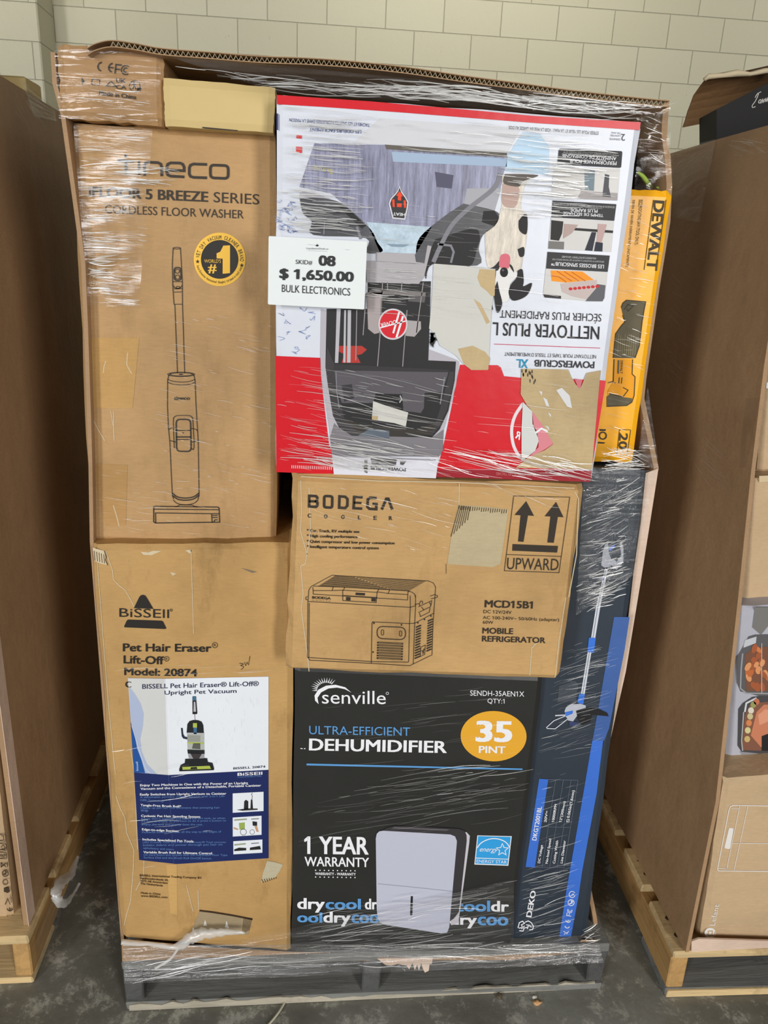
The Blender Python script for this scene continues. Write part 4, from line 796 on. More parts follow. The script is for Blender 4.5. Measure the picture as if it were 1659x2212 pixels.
A.at(L8).lines([[(905, 430), (940, 530), (975, 600), (990, 720), (1045, 850), (1042, 1000), (1020, 1250), (985, 1370), (970, 1440)], [(1020, 60), (1050, 250), (1075, 850)], [(1125, 930), (1120, 1050), (1060, 1170)]], 6, K_PALE, 0)
A.at(L6).lines([[(630, 60), (634, 180)], [(560, 30), (600, 190)]], 4, K_PALE, 0)
A.at(K8).polys([[(730, 96), (780, 90), (765, 120)], [(622, 250), (668, 262), (640, 278)], [(410, 105), (470, 110), (500, 98), (560, 100), (490, 130), (430, 128)]], K_PALE, 0).poly([(1130, 222), (1245, 250), (1210, 258)], ink(120, 108, 90), 0); A.build()

# -- dehumidifier carton
Y8 = -.004
r = carton('dehumidifier_carton', 'black carton picturing a white dehumidifier, bottom centre of the load', 'carton', [(637, 1440), (1173, 1462), (1100, 2062), (630, 2058)], Y8, .36, BLACKP, bev=.004)
A = Art(r, 'brand_logo', Y8, L2); WP = ink(234, 234, 238); BL = ink(92, 152, 208)
for k in range(13):
    a = math.radians(-185 + k*10.5 + 4); b0, b1 = a - .07, a + .07; c_ = (250, 152)
    ro = 104 if k not in (0, 1) else 92
    A.poly([(c_[0] + 58*math.cos(b0), c_[1] + 50*math.sin(b0)), (c_[0] + ro*math.cos(a), c_[1] + ro*.8*math.sin(a)), (c_[0] + 58*math.cos(b1), c_[1] + 50*math.sin(b1))], WP)
A.poly([(412, 166), (370, 144), (320, 134), (265, 140), (218, 165), (195, 200), (202, 240), (180, 218), (176, 185), (200, 148), (250, 122), (310, 116), (372, 132)], WP, 1)
A.text('senville', (224, 236), (632, 240), (224, 152), WP, .0, 1).arc((642, 171), 8, 0, 360, 2.5, WP); A = A.next('model_print'); A.text('SENDH-35AEN1X', (1172, 185), (1518, 192), (1172, 152), WP).text('QTY:1', (1283, 233), (1392, 236), (1283, 204), WP)
A = A.next('title_print'); A.text('ULTRA-EFFICIENT', (142, 432), (788, 443), (142, 378), BL).text('DEHUMIDIFIER', (140, 536), (1022, 553), (142, 460), WP, .03).poly([(125, 620), (1507, 652), (1507, 662), (125, 632)], BL).lines([[(86, 524), (100, 525)], [(108, 525), (118, 525)]], 5, WP); A.build()
A = Art(r, 'capacity_badge', Y8, L2)
A.ell((1322, 445), 211, 161, ink(226, 166, 48), 0, .03).text('35', (1205, 480), (1440, 483), (1210, 345), WP, .045).text('PINT', (1227, 552), (1398, 556), (1228, 507), WP, .03); A.build()
A = Art(r, 'warranty_print', Y8, L3)
A.text('1 YEAR', (110, 428), (522, 433), (110, 315), WP, .03).text('WARRANTY', (112, 506), (525, 513), (112, 446), WP, .02).text('WARRANTY - WARRANTY', (180, 563), (440, 567), (180, 546), WP, .03)
for k in range(10): A.ell((183 + k*28, 533 + k*.4), 4, 4, WP).ell((183 + k*28, 576 + k*.4), 4, 4, WP)
A = A.next('slogan_print')
for s_, x0, y0, x1, y1, T_, m_ in (('dry', 65, 780, 242, 782, 710, WP), ('cool', 246, 782, 473, 783, 714, BL), ('dr', 498, 783, 578, 784, 714, WP), ('ool', 65, 865, 226, 868, 800, BL), ('dry', 232, 868, 408, 870, 798, WP), ('coo', 412, 870, 590, 872, 815, BL), ('cool', 1075, 796, 1300, 797, 726, BL), ('dr', 1305, 797, 1420, 799, 728, WP), ('dry', 1038, 880, 1216, 884, 812, WP), ('coo', 1220, 884, 1416, 887, 828, BL)):
    if x0 == 1075: A = A.next('slogan_print')
    A.text(s_, (x0, y0), (x1, y1), (x0, T_), m_, .035)
A.build()
A = Art(r, 'product_picture', Y8, L3)
A.poly([(1095, 275), (1150, 290), (1170, 312), (1166, 360), (1120, 700), (1096, 872), (1050, 885), (1040, 500)], ink(196, 192, 198), 2).poly([(592, 290), (640, 262), (690, 249), (900, 256), (1100, 268), (1138, 282), (1149, 310), (1150, 345), (1100, 800), (1070, 840), (1030, 870), (700, 500)], ink(56, 53, 56), 3)
A.poly([(690, 256), (1040, 272), (1020, 280), (670, 264)], ink(96, 92, 96), 3.5)
A.poly([(568, 330), (574, 300), (590, 284), (615, 280), (1045, 304), (1075, 316), (1087, 345), (1086, 365), (1038, 900), (1024, 932), (985, 937), (630, 882), (595, 868), (580, 840), (574, 780)], ink(188, 190, 206), 4).line([(582, 620), (790, 640), (1056, 668)], 3, ink(150, 150, 164), 5)
A.poly(rr([(792, 698), (806, 698), (802, 822), (787, 822)], .4), ink(30, 30, 32), 5); A.build()
A = Art(r, 'efficiency_label', Y8, L3); EB = ink(48, 156, 220)
A.poly([(1218, 310), (1438, 315), (1416, 504), (1199, 496)], WP, 0).poly([(1223, 315), (1432, 320), (1411, 498), (1205, 490)], EB, 1).poly([(1208, 452), (1417, 460), (1416, 464), (1208, 457)], WP, 2).text('ENERGY STAR', (1213, 484), (1406, 491), (1214, 464), WP, 0, 2)
A.line([(1217, 390), (1240, 360), (1280, 338), (1325, 330), (1370, 338), (1405, 358), (1428, 392)], 6, WP, 2, smooth=4).star((1378, 402), 40, WP, 2, .45, 5, 5).text('energy', (1232, 412), (1350, 416), (1234, 392), WP, .01, 2, .4); A.build()

# -- grass trimmer carton
Y9 = .018
r = carton('trimmer_carton', 'tall slate carton picturing a cordless grass trimmer, standing at the right of the load', 'carton', [(1215, 1008), (1396, 1016), (1262, 2052), (1085, 2052)], Y9, .34, SLATEP, bev=.003)
BLU = printed('blue_band_print', (62, 112, 206), .35, .2, .06)
A = Art(r, 'blue_band', Y9, L5)
A.poly([(882, 0), (985, 0), (925, 500), (850, 900), (785, 1250), (752, 1480), (655, 2000), (548, 1992), (640, 1400), (760, 720)], BLU, 0)
A.at(L4).poly([(852, 1150), (968, 1150), (930, 1400), (815, 1980), (778, 2073), (690, 2073), (740, 1800)], printed('blue_band_upper', (66, 98, 160), .3, .2, .1), 0)
A = A.next('symbol_print').at(L5); U = (.17, -1)
A.ce((648, 1742), 44, WP, U, 7).fcc((665, 1642), 44, WP, U, 6).arc((680, 1548), 29, 0, 360, 6, WP).line([(664, 1560), (690, 1550), (680, 1530), (700, 1540)], 9, WP).arc((690, 1470), 29, 20, 330, 6, WP).line([(676, 1484), (700, 1464), (704, 1478)], 6, WP).line([(612, 1850), (660, 1820), (640, 1845), (610, 1822)], 6, WP); A.build()
A = Art(r, 'data_table', Y9, L5); TL_ = ink(120, 132, 150)
A.poly([(375, 365), (462, 370), (333, 1212), (245, 1207)], BLU, 0).text('DKGT2001BL', (348, 955), (402, 632), (306, 950), WP, .02)
A.lines([[(532, 371), (402, 1211)], [(606, 373), (474, 1211)], [(680, 376), (547, 1212)], [(746, 378), (612, 1212)], [(462, 370), (746, 378)], [(333, 1211), (612, 1212)], [(387, 820), (668, 828)]], 2.5, TL_)
for s_, Lx, Ly, Rx, Ry, d_ in (('DC Voltage', 384, 1172, 410, 998, 24), ('20V=', 444, 782, 460, 672, 24), ('No-load Speed', 456, 1176, 491, 938, 24), ('10000RPM', 517, 782, 546, 608, 24), ('Cutting Width', 527, 1176, 558, 956, 24), ('12"(300mm)', 588, 782, 628, 580, 24), ('Line Diameter', 599, 1173, 629, 954, 24), ('0.065in(1.6mm)', 664, 740, 714, 475, 26)):
    A.text(s_, (Lx, Ly), (Rx, Ry), (Lx - d_, Ly - 3), WP, .02)
A.arc((650, 764), 14, 0, 360, 3.5, WP).line([(634, 780), (666, 748)], 3.5, WP); A.build()
A = Art(r, 'brand_logo', Y9, L5)
A.text('DEKO', (300, 1690), (346, 1436), (248, 1684), WP, .035).lines([[(172, 1790), (185, 1740), (215, 1725), (235, 1745), (205, 1760), (215, 1785), (180, 1792)], [(185, 1815), (220, 1820), (232, 1790), (262, 1785)], [(240, 1735), (270, 1722), (300, 1740), (320, 1775), (312, 1805), (280, 1808)], [(250, 1760), (285, 1765), (300, 1785)], [(205, 1800), (235, 1770)], [(262, 1800), (270, 1770)]], 9, WP)
A.build()
A = Art(r, 'trimmer_picture', Y9, L4); SV = ink(206, 210, 220); BB = ink(58, 116, 214)
A.polys([[(786, 780), (808, 780), (748, 1080), (716, 1080)], [(716, 1080), (748, 1080), (711, 1308), (680, 1306)], [(655, 1410), (682, 1414), (632, 1728), (604, 1722)]], SV, 1).lines([[(790, 800), (728, 1090), (694, 1306)], [(668, 1412), (618, 1722)]], 4, ink(110, 116, 128), 2)
A.polys([[(664, 1304), (716, 1306), (701, 1416), (652, 1412)], [(592, 1722), (634, 1726), (622, 1802), (578, 1790)], [(762, 850), (780, 848), (776, 872), (760, 870)]], BB, 2)
A.poly([(785, 605), (806, 598), (815, 680), (835, 722), (905, 580), (922, 640), (920, 740), (870, 800), (830, 762), (800, 796), (756, 765), (768, 660)], ink(168, 172, 182), 1).poly([(835, 700), (860, 640), (895, 600), (905, 690), (870, 740)], SLATEP, 2).poly([(812, 640), (850, 606), (860, 620), (822, 660)], BB, 2.5)
A.poly([(482, 1850), (495, 1822), (530, 1802), (600, 1798), (640, 1810), (642, 1850), (590, 1868), (545, 1930), (508, 1922), (486, 1880)], ink(182, 186, 196), 2).poly([(484, 1862), (545, 1848), (542, 1872), (490, 1892)], BB, 3).poly([(568, 1850), (640, 1828), (740, 1836), (800, 1865), (812, 1892), (690, 1880), (672, 1935), (610, 1955), (580, 1910)], ink(34, 34, 36), 3).poly([(515, 1930), (580, 1935), (570, 1965), (520, 1960)], ink(60, 70, 110), 3)
A.line([(505, 1912), (412, 1985), (352, 1982), (348, 1974), (402, 1925), (490, 1888)], 6, SV, 2).line([(412, 1886), (490, 1882)], 9, SV, 2); A.build()
# shipping sticker residue
Art(r, 'tape_patch', Y9, L4).poly([(440, 1665), (560, 1625), (585, 1650), (565, 1780), (430, 1785)], printed('tape_residue', (74, 80, 88), .2, .8, .2), 0).build()

# -- price sheet
Y10 = -.075
c4 = [P(*q_, Y10) for q_ in ((580.3, 509.8), (793, 522), (787, 668.5), (578.7, 657.6))]
r = thing('price_sheet', tuple(c4[3]), 'white paper price sheet taped to the film over the tall and red cartons', 'price sheet')
slab('paper', [P(x, y, Y10) for x, y in rr([(580.3, 509.8), (793, 522), (787, 668.5), (578.7, 657.6)], .02)], (0, .001, 0), printed('copy_paper', (224, 230, 230), .55, .1, .01), r)
A = Art(r, 'price_print', Y10, K5); PK = ink(44, 44, 46)
A.text('SKID#', (252, 332), (385, 338), (253, 298), PK).text('08', (435, 345), (570, 352), (437, 262), PK, .045).text('$ 1,650.00', (122, 446), (715, 476), (125, 366), PK, .045).text('BULK ELECTRONICS', (142, 555), (688, 586), (143, 495), PK, .012)
A.text('LiquidationDeals.ca', (338, 214), (512, 219), (338, 200), ink(120, 122, 124)).poly([(425, 172), (430, 182), (438, 180), (434, 190), (426, 193), (425, 198), (423, 193), (414, 190), (411, 181), (419, 182)], PK).lines([[(350, 178), (410, 182)], [(350, 226), (505, 232)], [(648, 217), (682, 220)]], 2, ink(170, 174, 176)); A.build()

# ------------------------------------------------------------------ left load
XL = -.215
lb = thing('bulk_bin', (-.7, .6, .128), 'brown kraft bulk bin cut off by the left picture edge, wrapped in dull film', 'cardboard bin')
def folded(name, rows, mat, parent, th):
    """bin side: rows of (z, [(x, y), ...]) joined into one folded panel of thickness th (along X)"""
    v, f = [], []; n = len(rows[0][1])
    for z, pl in rows:
        for (x, y) in pl: v.append((x, y, z))
    for z, pl in rows:
        for (x, y) in pl: v.append((x + th, y, z))
    m = len(rows); o = n*m
    for j in range(m-1):
        for i in range(n-1):
            f.append((j*n+i, j*n+i+1, (j+1)*n+i+1, (j+1)*n+i)); f.append((o+j*n+i, o+(j+1)*n+i, o+(j+1)*n+i+1, o+j*n+i+1))
    for j in range(m-1):
        for i in (0, n-1): f.append((j*n+i, (j+1)*n+i, o+(j+1)*n+i, o+j*n+i))
    for i in range(n-1):
        for j in (0, m-1): f.append((j*n+i, j*n+i+1, o+j*n+i+1, o+j*n+i))
    return mesh(name, v, f, mat, parent)
folded('side_wall', [(.13, [(-.213, .10), (-.214, .40), (-.235, 1.2)]), (.6, [(-.218, .118), (-.218, .43), (-.245, 1.2)]), (1.1, [(-.22, .13), (-.22, .47), (-.25, 1.2)]), (1.5, [(-.222, .14), (-.222, .48), (-.255, 1.2)]), (1.70, [(-.226, .14), (-.226, .49), (-.258, 1.2)]), (1.80, [(-.24, .16), (-.24, .52), (-.27, 1.2)])], K_GAY, lb, -.009)
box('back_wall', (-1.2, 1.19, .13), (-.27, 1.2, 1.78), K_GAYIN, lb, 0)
folded('torn_edge', [(.13, [(-.2115, .097), (-.2117, .135)]), (.6, [(-.2165, .115), (-.2165, .153)]), (1.1, [(-.2185, .127), (-.2185, .165)])], K_PINK, lb, .0012)
# its carton seen past the torn edge
r = carton('symbol_carton', 'kraft carton with a column of black handling symbols at the lower left edge', 'carton', [(-330, 1320), (-46, 1360), (30, 1990), (-330, 2020)], .128, .5, K_TAN)
A = Art(r, 'symbol_print', .128, (0, 1600, 3.6156)); DKI = ink(66, 52, 38)
for k, y in enumerate((760, 830, 898)): A.line(rr([(-40 + k*3, y - 28), (44 + k*3, y - 24), (48 + k*3, y + 24), (-40 + k*3, y + 22)], .1), 5, DKI, closed=True)
A.lines([[(10, 745), (30, 745), (28, 775)], [(8, 835), (25, 815), (40, 835), (38, 850), (12, 848)]], 5, DKI).text('PAP', (-10, 910), (44, 912), (-8, 888), DKI, .02)
A.lines([[(8, 955), (50, 988)], [(8, 988), (50, 955)], [(58, 950), (60, 990)], [(6, 952), (8, 990)]], 6, DKI).arc((42, 1037), 24, 0, 360, 6, DKI).line([(26, 1046), (46, 1040), (42, 1020), (56, 1030)], 8, DKI).arc((42, 1105), 20, 0, 360, 5, DKI).poly([(30, 1150), (70, 1145), (78, 1180), (60, 1190), (30, 1180)], DKI).line([(40, 1280), (60, 1235), (80, 1280)], 6, DKI).text('RoHS', (98, 1262), (94, 1205), (82, 1262), DKI)
A.ce((78, 1335), 44, DKI, (0, -1), 8); A.build()
fl2 = PX(0, 150, -.28)
bb = thing('black_carton', (-.55, .95, 1.70), 'black carton corner showing on top of the left bin', 'carton')
zt = float(PX(20, 140, -.33)[2]); box('carton_body', (-.85, .62, 1.62), (-.33, .80, zt), ink(40, 36, 34), bb, .004)
cf = thing('cream_flap_carton', (-.3, 1.0, 1.7), 'cream carton peeking out at the top of the left bin, under the film', 'carton')
pp = [PX(x, y, -.285) for x, y in ((40, 164), (66, 172), (74, 186), (50, 182))]
zt = float(PX(56, 166, -.285)[2]); box('carton_body', (-.42, .82, 1.60), (-.285, .93, zt), CREAM, cf, .004)

# ------------------------------------------------------------------ right load
rb = thing('bulk_bin', (1.6, .6, .128), 'brown kraft bulk bin at the right edge with one flap folded up', 'cardboard bin')
folded('side_wall', [(.13, [(1.172, -.034), (1.176, .40), (1.195, 1.17)]), (.5, [(1.179, -.014), (1.180, .41), (1.205, 1.17)]), (.93, [(1.180, .056), (1.180, .43), (1.21, 1.17)]), (1.15, [(1.180, .094), (1.180, .44), (1.213, 1.17)]), (1.34, [(1.180, .12), (1.180, .45), (1.216, 1.17)]), (1.6, [(1.185, .15), (1.19, .465), (1.225, 1.17)]), (1.755, [(1.195, .17), (1.20, .475), (1.235, 1.17)])], K_GAY, rb, .008)
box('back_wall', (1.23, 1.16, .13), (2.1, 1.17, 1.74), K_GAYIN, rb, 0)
slab('front_flap', [(1.183, .13, 1.40), (1.60, .12, 1.36), (1.60, .12, 1.775), (1.197, .172, 1.755)], (0, .006, 0), K_GAY, rb)
fp = [(1476, 275), (1482, 258), (1487, 240), (1494, 222), (1500, 205), (1512, 188), (1524, 172)]
v, f = [], []
for k, (x, y) in enumerate(fp):
    bend = .10*(k/6)**2; Yk = .74 - bend; a = P(x, y, Yk); b = P(1720, 240 + (y-275)*.95 - 14, Yk)
    v += [(a[0], Yk, a[2]), (b[0], Yk, b[2]), (b[0], Yk + .006, b[2]), (a[0], Yk + .006, a[2])]
for i in range(len(fp)-1):
    for k in range(4): f.append((i*4+k, i*4+(k+1) % 4, (i+1)*4+(k+1) % 4, (i+1)*4+k))
f += [(0, 1, 2, 3), tuple((len(fp)-1)*4 + k for k in range(4))]
mesh('raised_flap', v, f, K_GAYIN, rb)
tube('torn_edge', [P(x, y, .632) for x, y in ((1521, 172), (1530, 166), (1560, 163), (1590, 158), (1620, 160), (1650, 154), (1690, 150))], [.003, .006, .005, .007, .005, .006, .005], K_PALE, rb, 8, .3)
slab('bottom_skirt', [P(x, y, -.03) for x, y in ((1494, 2034), (1510, 2028), (1700, 2034), (1700, 2064), (1494, 2060))], (0, .004, 0), K_PINK, rb)
A = Art(rb, 'glue_seam', 0); 
bx = thing('black_carton', (1.45, .45, 1.6), 'black carton with white script lettering inside the top of the right bin', 'carton')
q4 = [P(x, y, .34) for x, y in ((1500, 232), (1720, 160), (1720, 330), (1470, 330))]
sl = []
c0 = [P(1548, 236, .58), P(1740, 138, .58), P(1740, 330, .58), P(1548, 330, .58)]
v, f = hexa([tuple(p) for p in c0] + [(p[0] + .02, .70, p[2]) for p in c0]); mesh('carton_body', v, f, ink(20, 19, 20, .6), bx)
A = Art(bx, 'script_print', .58, (1259, 100, 3.6875))
SW = ink(190, 186, 180)
A.lines([[(1375, 480), (1352, 488), (1350, 470), (1372, 440), (1392, 400), (1400, 372), (1385, 385), (1372, 410)], [(1400, 372), (1420, 362)], [(1412, 448), (1402, 452), (1400, 440), (1412, 425), (1420, 430), (1412, 452), (1425, 448)], [(1425, 448), (1432, 420), (1436, 448), (1446, 418)], [(1450, 445), (1456, 415), (1462, 440), (1470, 410), (1475, 440), (1490, 400)]], 6, SW, smooth=3); A.build()
# cartons in the right bin, bottom to top
r = carton('robot_vacuum_carton', 'tan carton with white outline drawing, lowest in the right bin', 'carton', [(1566, 1684), (1900, 1660), (1900, 2044), (1513, 2030)], -.012, .5, K_TAN)
A = Art(r, 'brand_logo', -.012, M2); LWT = ink(226, 222, 216)
A.text('Lefant', (1030, 1445), (1066, 1278), (988, 1442), LWT, .01).ell((995, 1503), 44, 42, LWT, 0).lines([[(978, 1520), (980, 1488), (1012, 1486), (1010, 1518)], [(978, 1520), (1030, 1522), (1034, 1490)]], 8, K_TAN, 1); A.build()
A = Art(r, 'product_drawing', -.012, M2)
A.line([(1600, 512), (1170, 505), (1152, 515), (1140, 545), (1055, 985), (1052, 1005), (1062, 1017), (1600, 1022)], 6, LWT).lines([[(1225, 510), (1122, 1005)], [(1288, 512), (1180, 1012)], [(1160, 530), (1220, 530)], [(1060, 995), (1125, 1000)], [(1168, 800), (1600, 805)]], 4, LWT).poly(rr([(1142, 680), (1178, 684), (1150, 848), (1104, 840)], .3), LWT); A.build()
r = carton('fryer_carton', 'grey carton with photos of roast wings and chicken trays, middle of the right bin', 'carton', [(1594, 1312), (1900, 1300), (1900, 1660), (1567, 1670)], .06, .4, GREYP)
A = Art(r, 'food_picture', .06, M3); q = random.Random(3)
A.poly([(858, 985), (1000, 985), (960, 1100), (900, 1175), (840, 1122)], ink(118, 116, 112), 0)
TR = ink(52, 50, 50)
A.poly([(735, 1330), (768, 1270), (815, 1185), (860, 1172), (1200, 1165), (1200, 1590), (880, 1590), (760, 1560), (735, 1500)], ink(90, 88, 90), .5).poly([(790, 1210), (870, 1185), (865, 1230), (780, 1262)], ink(190, 192, 198), 1)
A.line([(775, 1300), (765, 1400), (760, 1540), (800, 1572), (1000, 1575)], 10, ink(150, 150, 150), 2).poly([(790, 1310), (850, 1262), (1200, 1230), (1200, 1560), (800, 1556)], ink(120, 78, 58), 1.5)
for k in range(34):
    x, y = q.uniform(800, 1150), q.uniform(1265, 1540); cc = q.choice([(202, 122, 70), (186, 104, 58), (214, 146, 96), (160, 88, 54)])
    A.ell((x, y), q.uniform(14, 22), q.uniform(22, 34), ink(*cc), 2 + k*.05, q.uniform(-.8, .8), 16)
A.line([(905, 1230), (905, 1570)], 5, ink(190, 180, 170), 4)
A.poly([(745, 1680), (775, 1640), (840, 1598), (900, 1590), (1200, 1590), (1200, 1990), (780, 1990), (740, 1930)], ink(70, 68, 70), .6).line([(790, 1700), (800, 1640), (870, 1605)], 12, ink(200, 206, 210), 2).poly([(790, 1720), (830, 1640), (1200, 1610), (1200, 1975), (770, 1960)], ink(126, 84, 66), 1.5).line([(782, 1700), (768, 1900), (775, 1965)], 8, ink(170, 170, 170), 2)
A.poly([(830, 1860), (850, 1780), (870, 1700), (920, 1650), (1200, 1650), (1200, 1930), (900, 1940)], ink(196, 124, 92), 2.2).poly([(880, 1720), (930, 1680), (1000, 1700), (960, 1760), (890, 1790)], ink(216, 150, 120), 2.5)
for (x, y, cc) in ((848, 1650, (150, 150, 90)), (832, 1690, (214, 206, 190)), (826, 1730, (196, 184, 140)), (818, 1775, (204, 130, 80)), (810, 1825, (206, 196, 140)), (806, 1885, (196, 170, 110)), (870, 1630, (190, 110, 80))): A.ell((x, y), 20, 22, ink(*cc), 3, 0, 16)
A.poly([(905, 1865), (945, 1850), (1200, 1860), (1200, 1970), (905, 1965)], ink(34, 34, 36), 3).poly([(755, 1970), (900, 1985), (900, 2015), (790, 2015)], ink(140, 140, 148), .8); A.build()
r = carton('plain_carton', 'plain kraft carton above the grey food carton in the right bin', 'carton', [(1627, 1034), (1900, 1020), (1900, 1298), (1603, 1309)], .10, .4, K_TAN)
Art(r, 'packing_tape', .10).poly([(1640, 1028), (1760, 1024), (1756, 1032), (1640, 1042)], ink(206, 186, 150, .25), 0).build()
r = carton('upper_carton', 'kraft carton half hidden behind the torn bin edge, topmost in the right bin front', 'carton', [(1654, 775), (1950, 760), (1950, 1014), (1637, 1024)], .145, .4, K_TAN)
Art(r, 'paper_label', .145).poly([(1656, 826), (1700, 824), (1700, 838), (1655, 839)], LWH, 0).build()

# ------------------------------------------------------------------ stretch film
wrap = thing('stretch_wrap', (.48, -.02, .12), 'clear creased stretch film wound around the middle load, knotted at its lower left', 'stretch film')
wl = thing('stretch_wrap', (-.2, .3, .12), 'dull stretch film on the left bin with a twisted tail hanging from it', 'stretch film')
wr = thing('stretch_wrap', (1.2, .3, .12), 'stretch film webbed across the upper corner of the right bin', 'stretch film')
def lerp4(q, u, v):
    q = [np.array(p, float) for p in q]; return (q[0]*(1-u) + q[1]*u)*(1-v) + (q[3]*(1-u) + q[2]*u)*v
def film_sheet(name, quad, y, mat, parent, nu=24, nv=16, amp=.004, seed=0, proj=None):
    q = random.Random(seed); ph = [q.uniform(0, 6) for _ in range(6)]; v, f = [], []
    for j in range(nv+1):
        for i in range(nu+1):
            u, w_ = i/nu, j/nv; p = lerp4(quad, u, w_)
            d = amp*(.5*math.sin(4*u + ph[0] + 9*w_) + .5*math.sin(31*w_ + ph[1] + 3*u) + .2*math.sin(7*u + ph[2]))
            p3 = (proj or P)(p[0], p[1], (y(u, w_) if callable(y) else y) - d); v.append(p3)
    for j in range(nv):
        for i in range(nu): f.append((j*(nu+1)+i, j*(nu+1)+i+1, (j+1)*(nu+1)+i+1, (j+1)*(nu+1)+i))
    return mesh(name, v, f, mat, parent, smooth=True)
def inside(quad, p):
    s = []
    for i in range(4):
        a, b = quad[i], quad[(i+1) % 4]; s.append((b[0]-a[0])*(p[1]-a[1]) - (b[1]-a[1])*(p[0]-a[0]))
    return all(x >= 0 for x in s) or all(x <= 0 for x in s)
def creases(name, parent, jobs, proj=P):
    """fine raised folds in the film: slim tapering ridges (quad, count, angle range, length range px, plane, width mm, materials weights)"""
    v, f, mi = [], [], []; q = random.Random(hash(name) % 1000 if False else len(name) + len(jobs))
    mats = [CR_B, CR_S, CR_F]
    for quad, n, (a0, a1), (l0, l1), y, (w0, w1), wt in jobs:
        for _ in range(int(n*.82)):
            c = lerp4(quad, q.random(), q.random()); a = math.radians(q.uniform(a0, a1)); L = l0 + (l1-l0)*q.random()**2
            bend = q.uniform(-.05, .05)*L; wd = q.uniform(w0, w1)*.00068; k = 7; o = len(v); m = q.choices((0, 1, 2), wt)[0]
            d = np.array((math.cos(a), math.sin(a)))
            for _t in range(12):
                if all(inside(quad, c + d*s_*L/2) for s_ in (-1, 1)): break
                c = lerp4(quad, q.random(), q.random()); L *= .93
            nn = np.array((-d[1], d[0])); ys = y - q.uniform(0, .003); tw = q.gauss(0, .35)
            for i in range(k):
                t = i/(k-1); s_ = c + d*(t-.5)*L + nn*bend*math.sin(math.pi*t); ww = wd*math.sin(math.pi*min(max(t, .06), .94))**.6
                p = proj(s_[0], s_[1], ys); p2 = proj(s_[0] + nn[0], s_[1] + nn[1], ys); e = p2 - p; e = e/np.linalg.norm(e)
                out = np.array((0, -1.0, 0)) if proj is P else np.array((-np.sign(ys), 0, 0))
                v.append(p - e*ww/2 - out*tw*ww/2); v.append(p + out*ww*.18); v.append(p + e*ww/2 + out*tw*ww/2)
            for i in range(k-1):
                for b in (0, 1): f.append((o+i*3+b, o+i*3+b+1, o+(i+1)*3+b+1, o+(i+1)*3+b)); mi.append(m)
    ob = mesh(name, v, f, mats, parent, mi, recalc=False); ob['kind'] = 'stuff'; return ob
Q = lambda *p: list(p)
HI, MD, LO_ = (6, 3, 1), (3, 5, 3), (1, 4, 5)
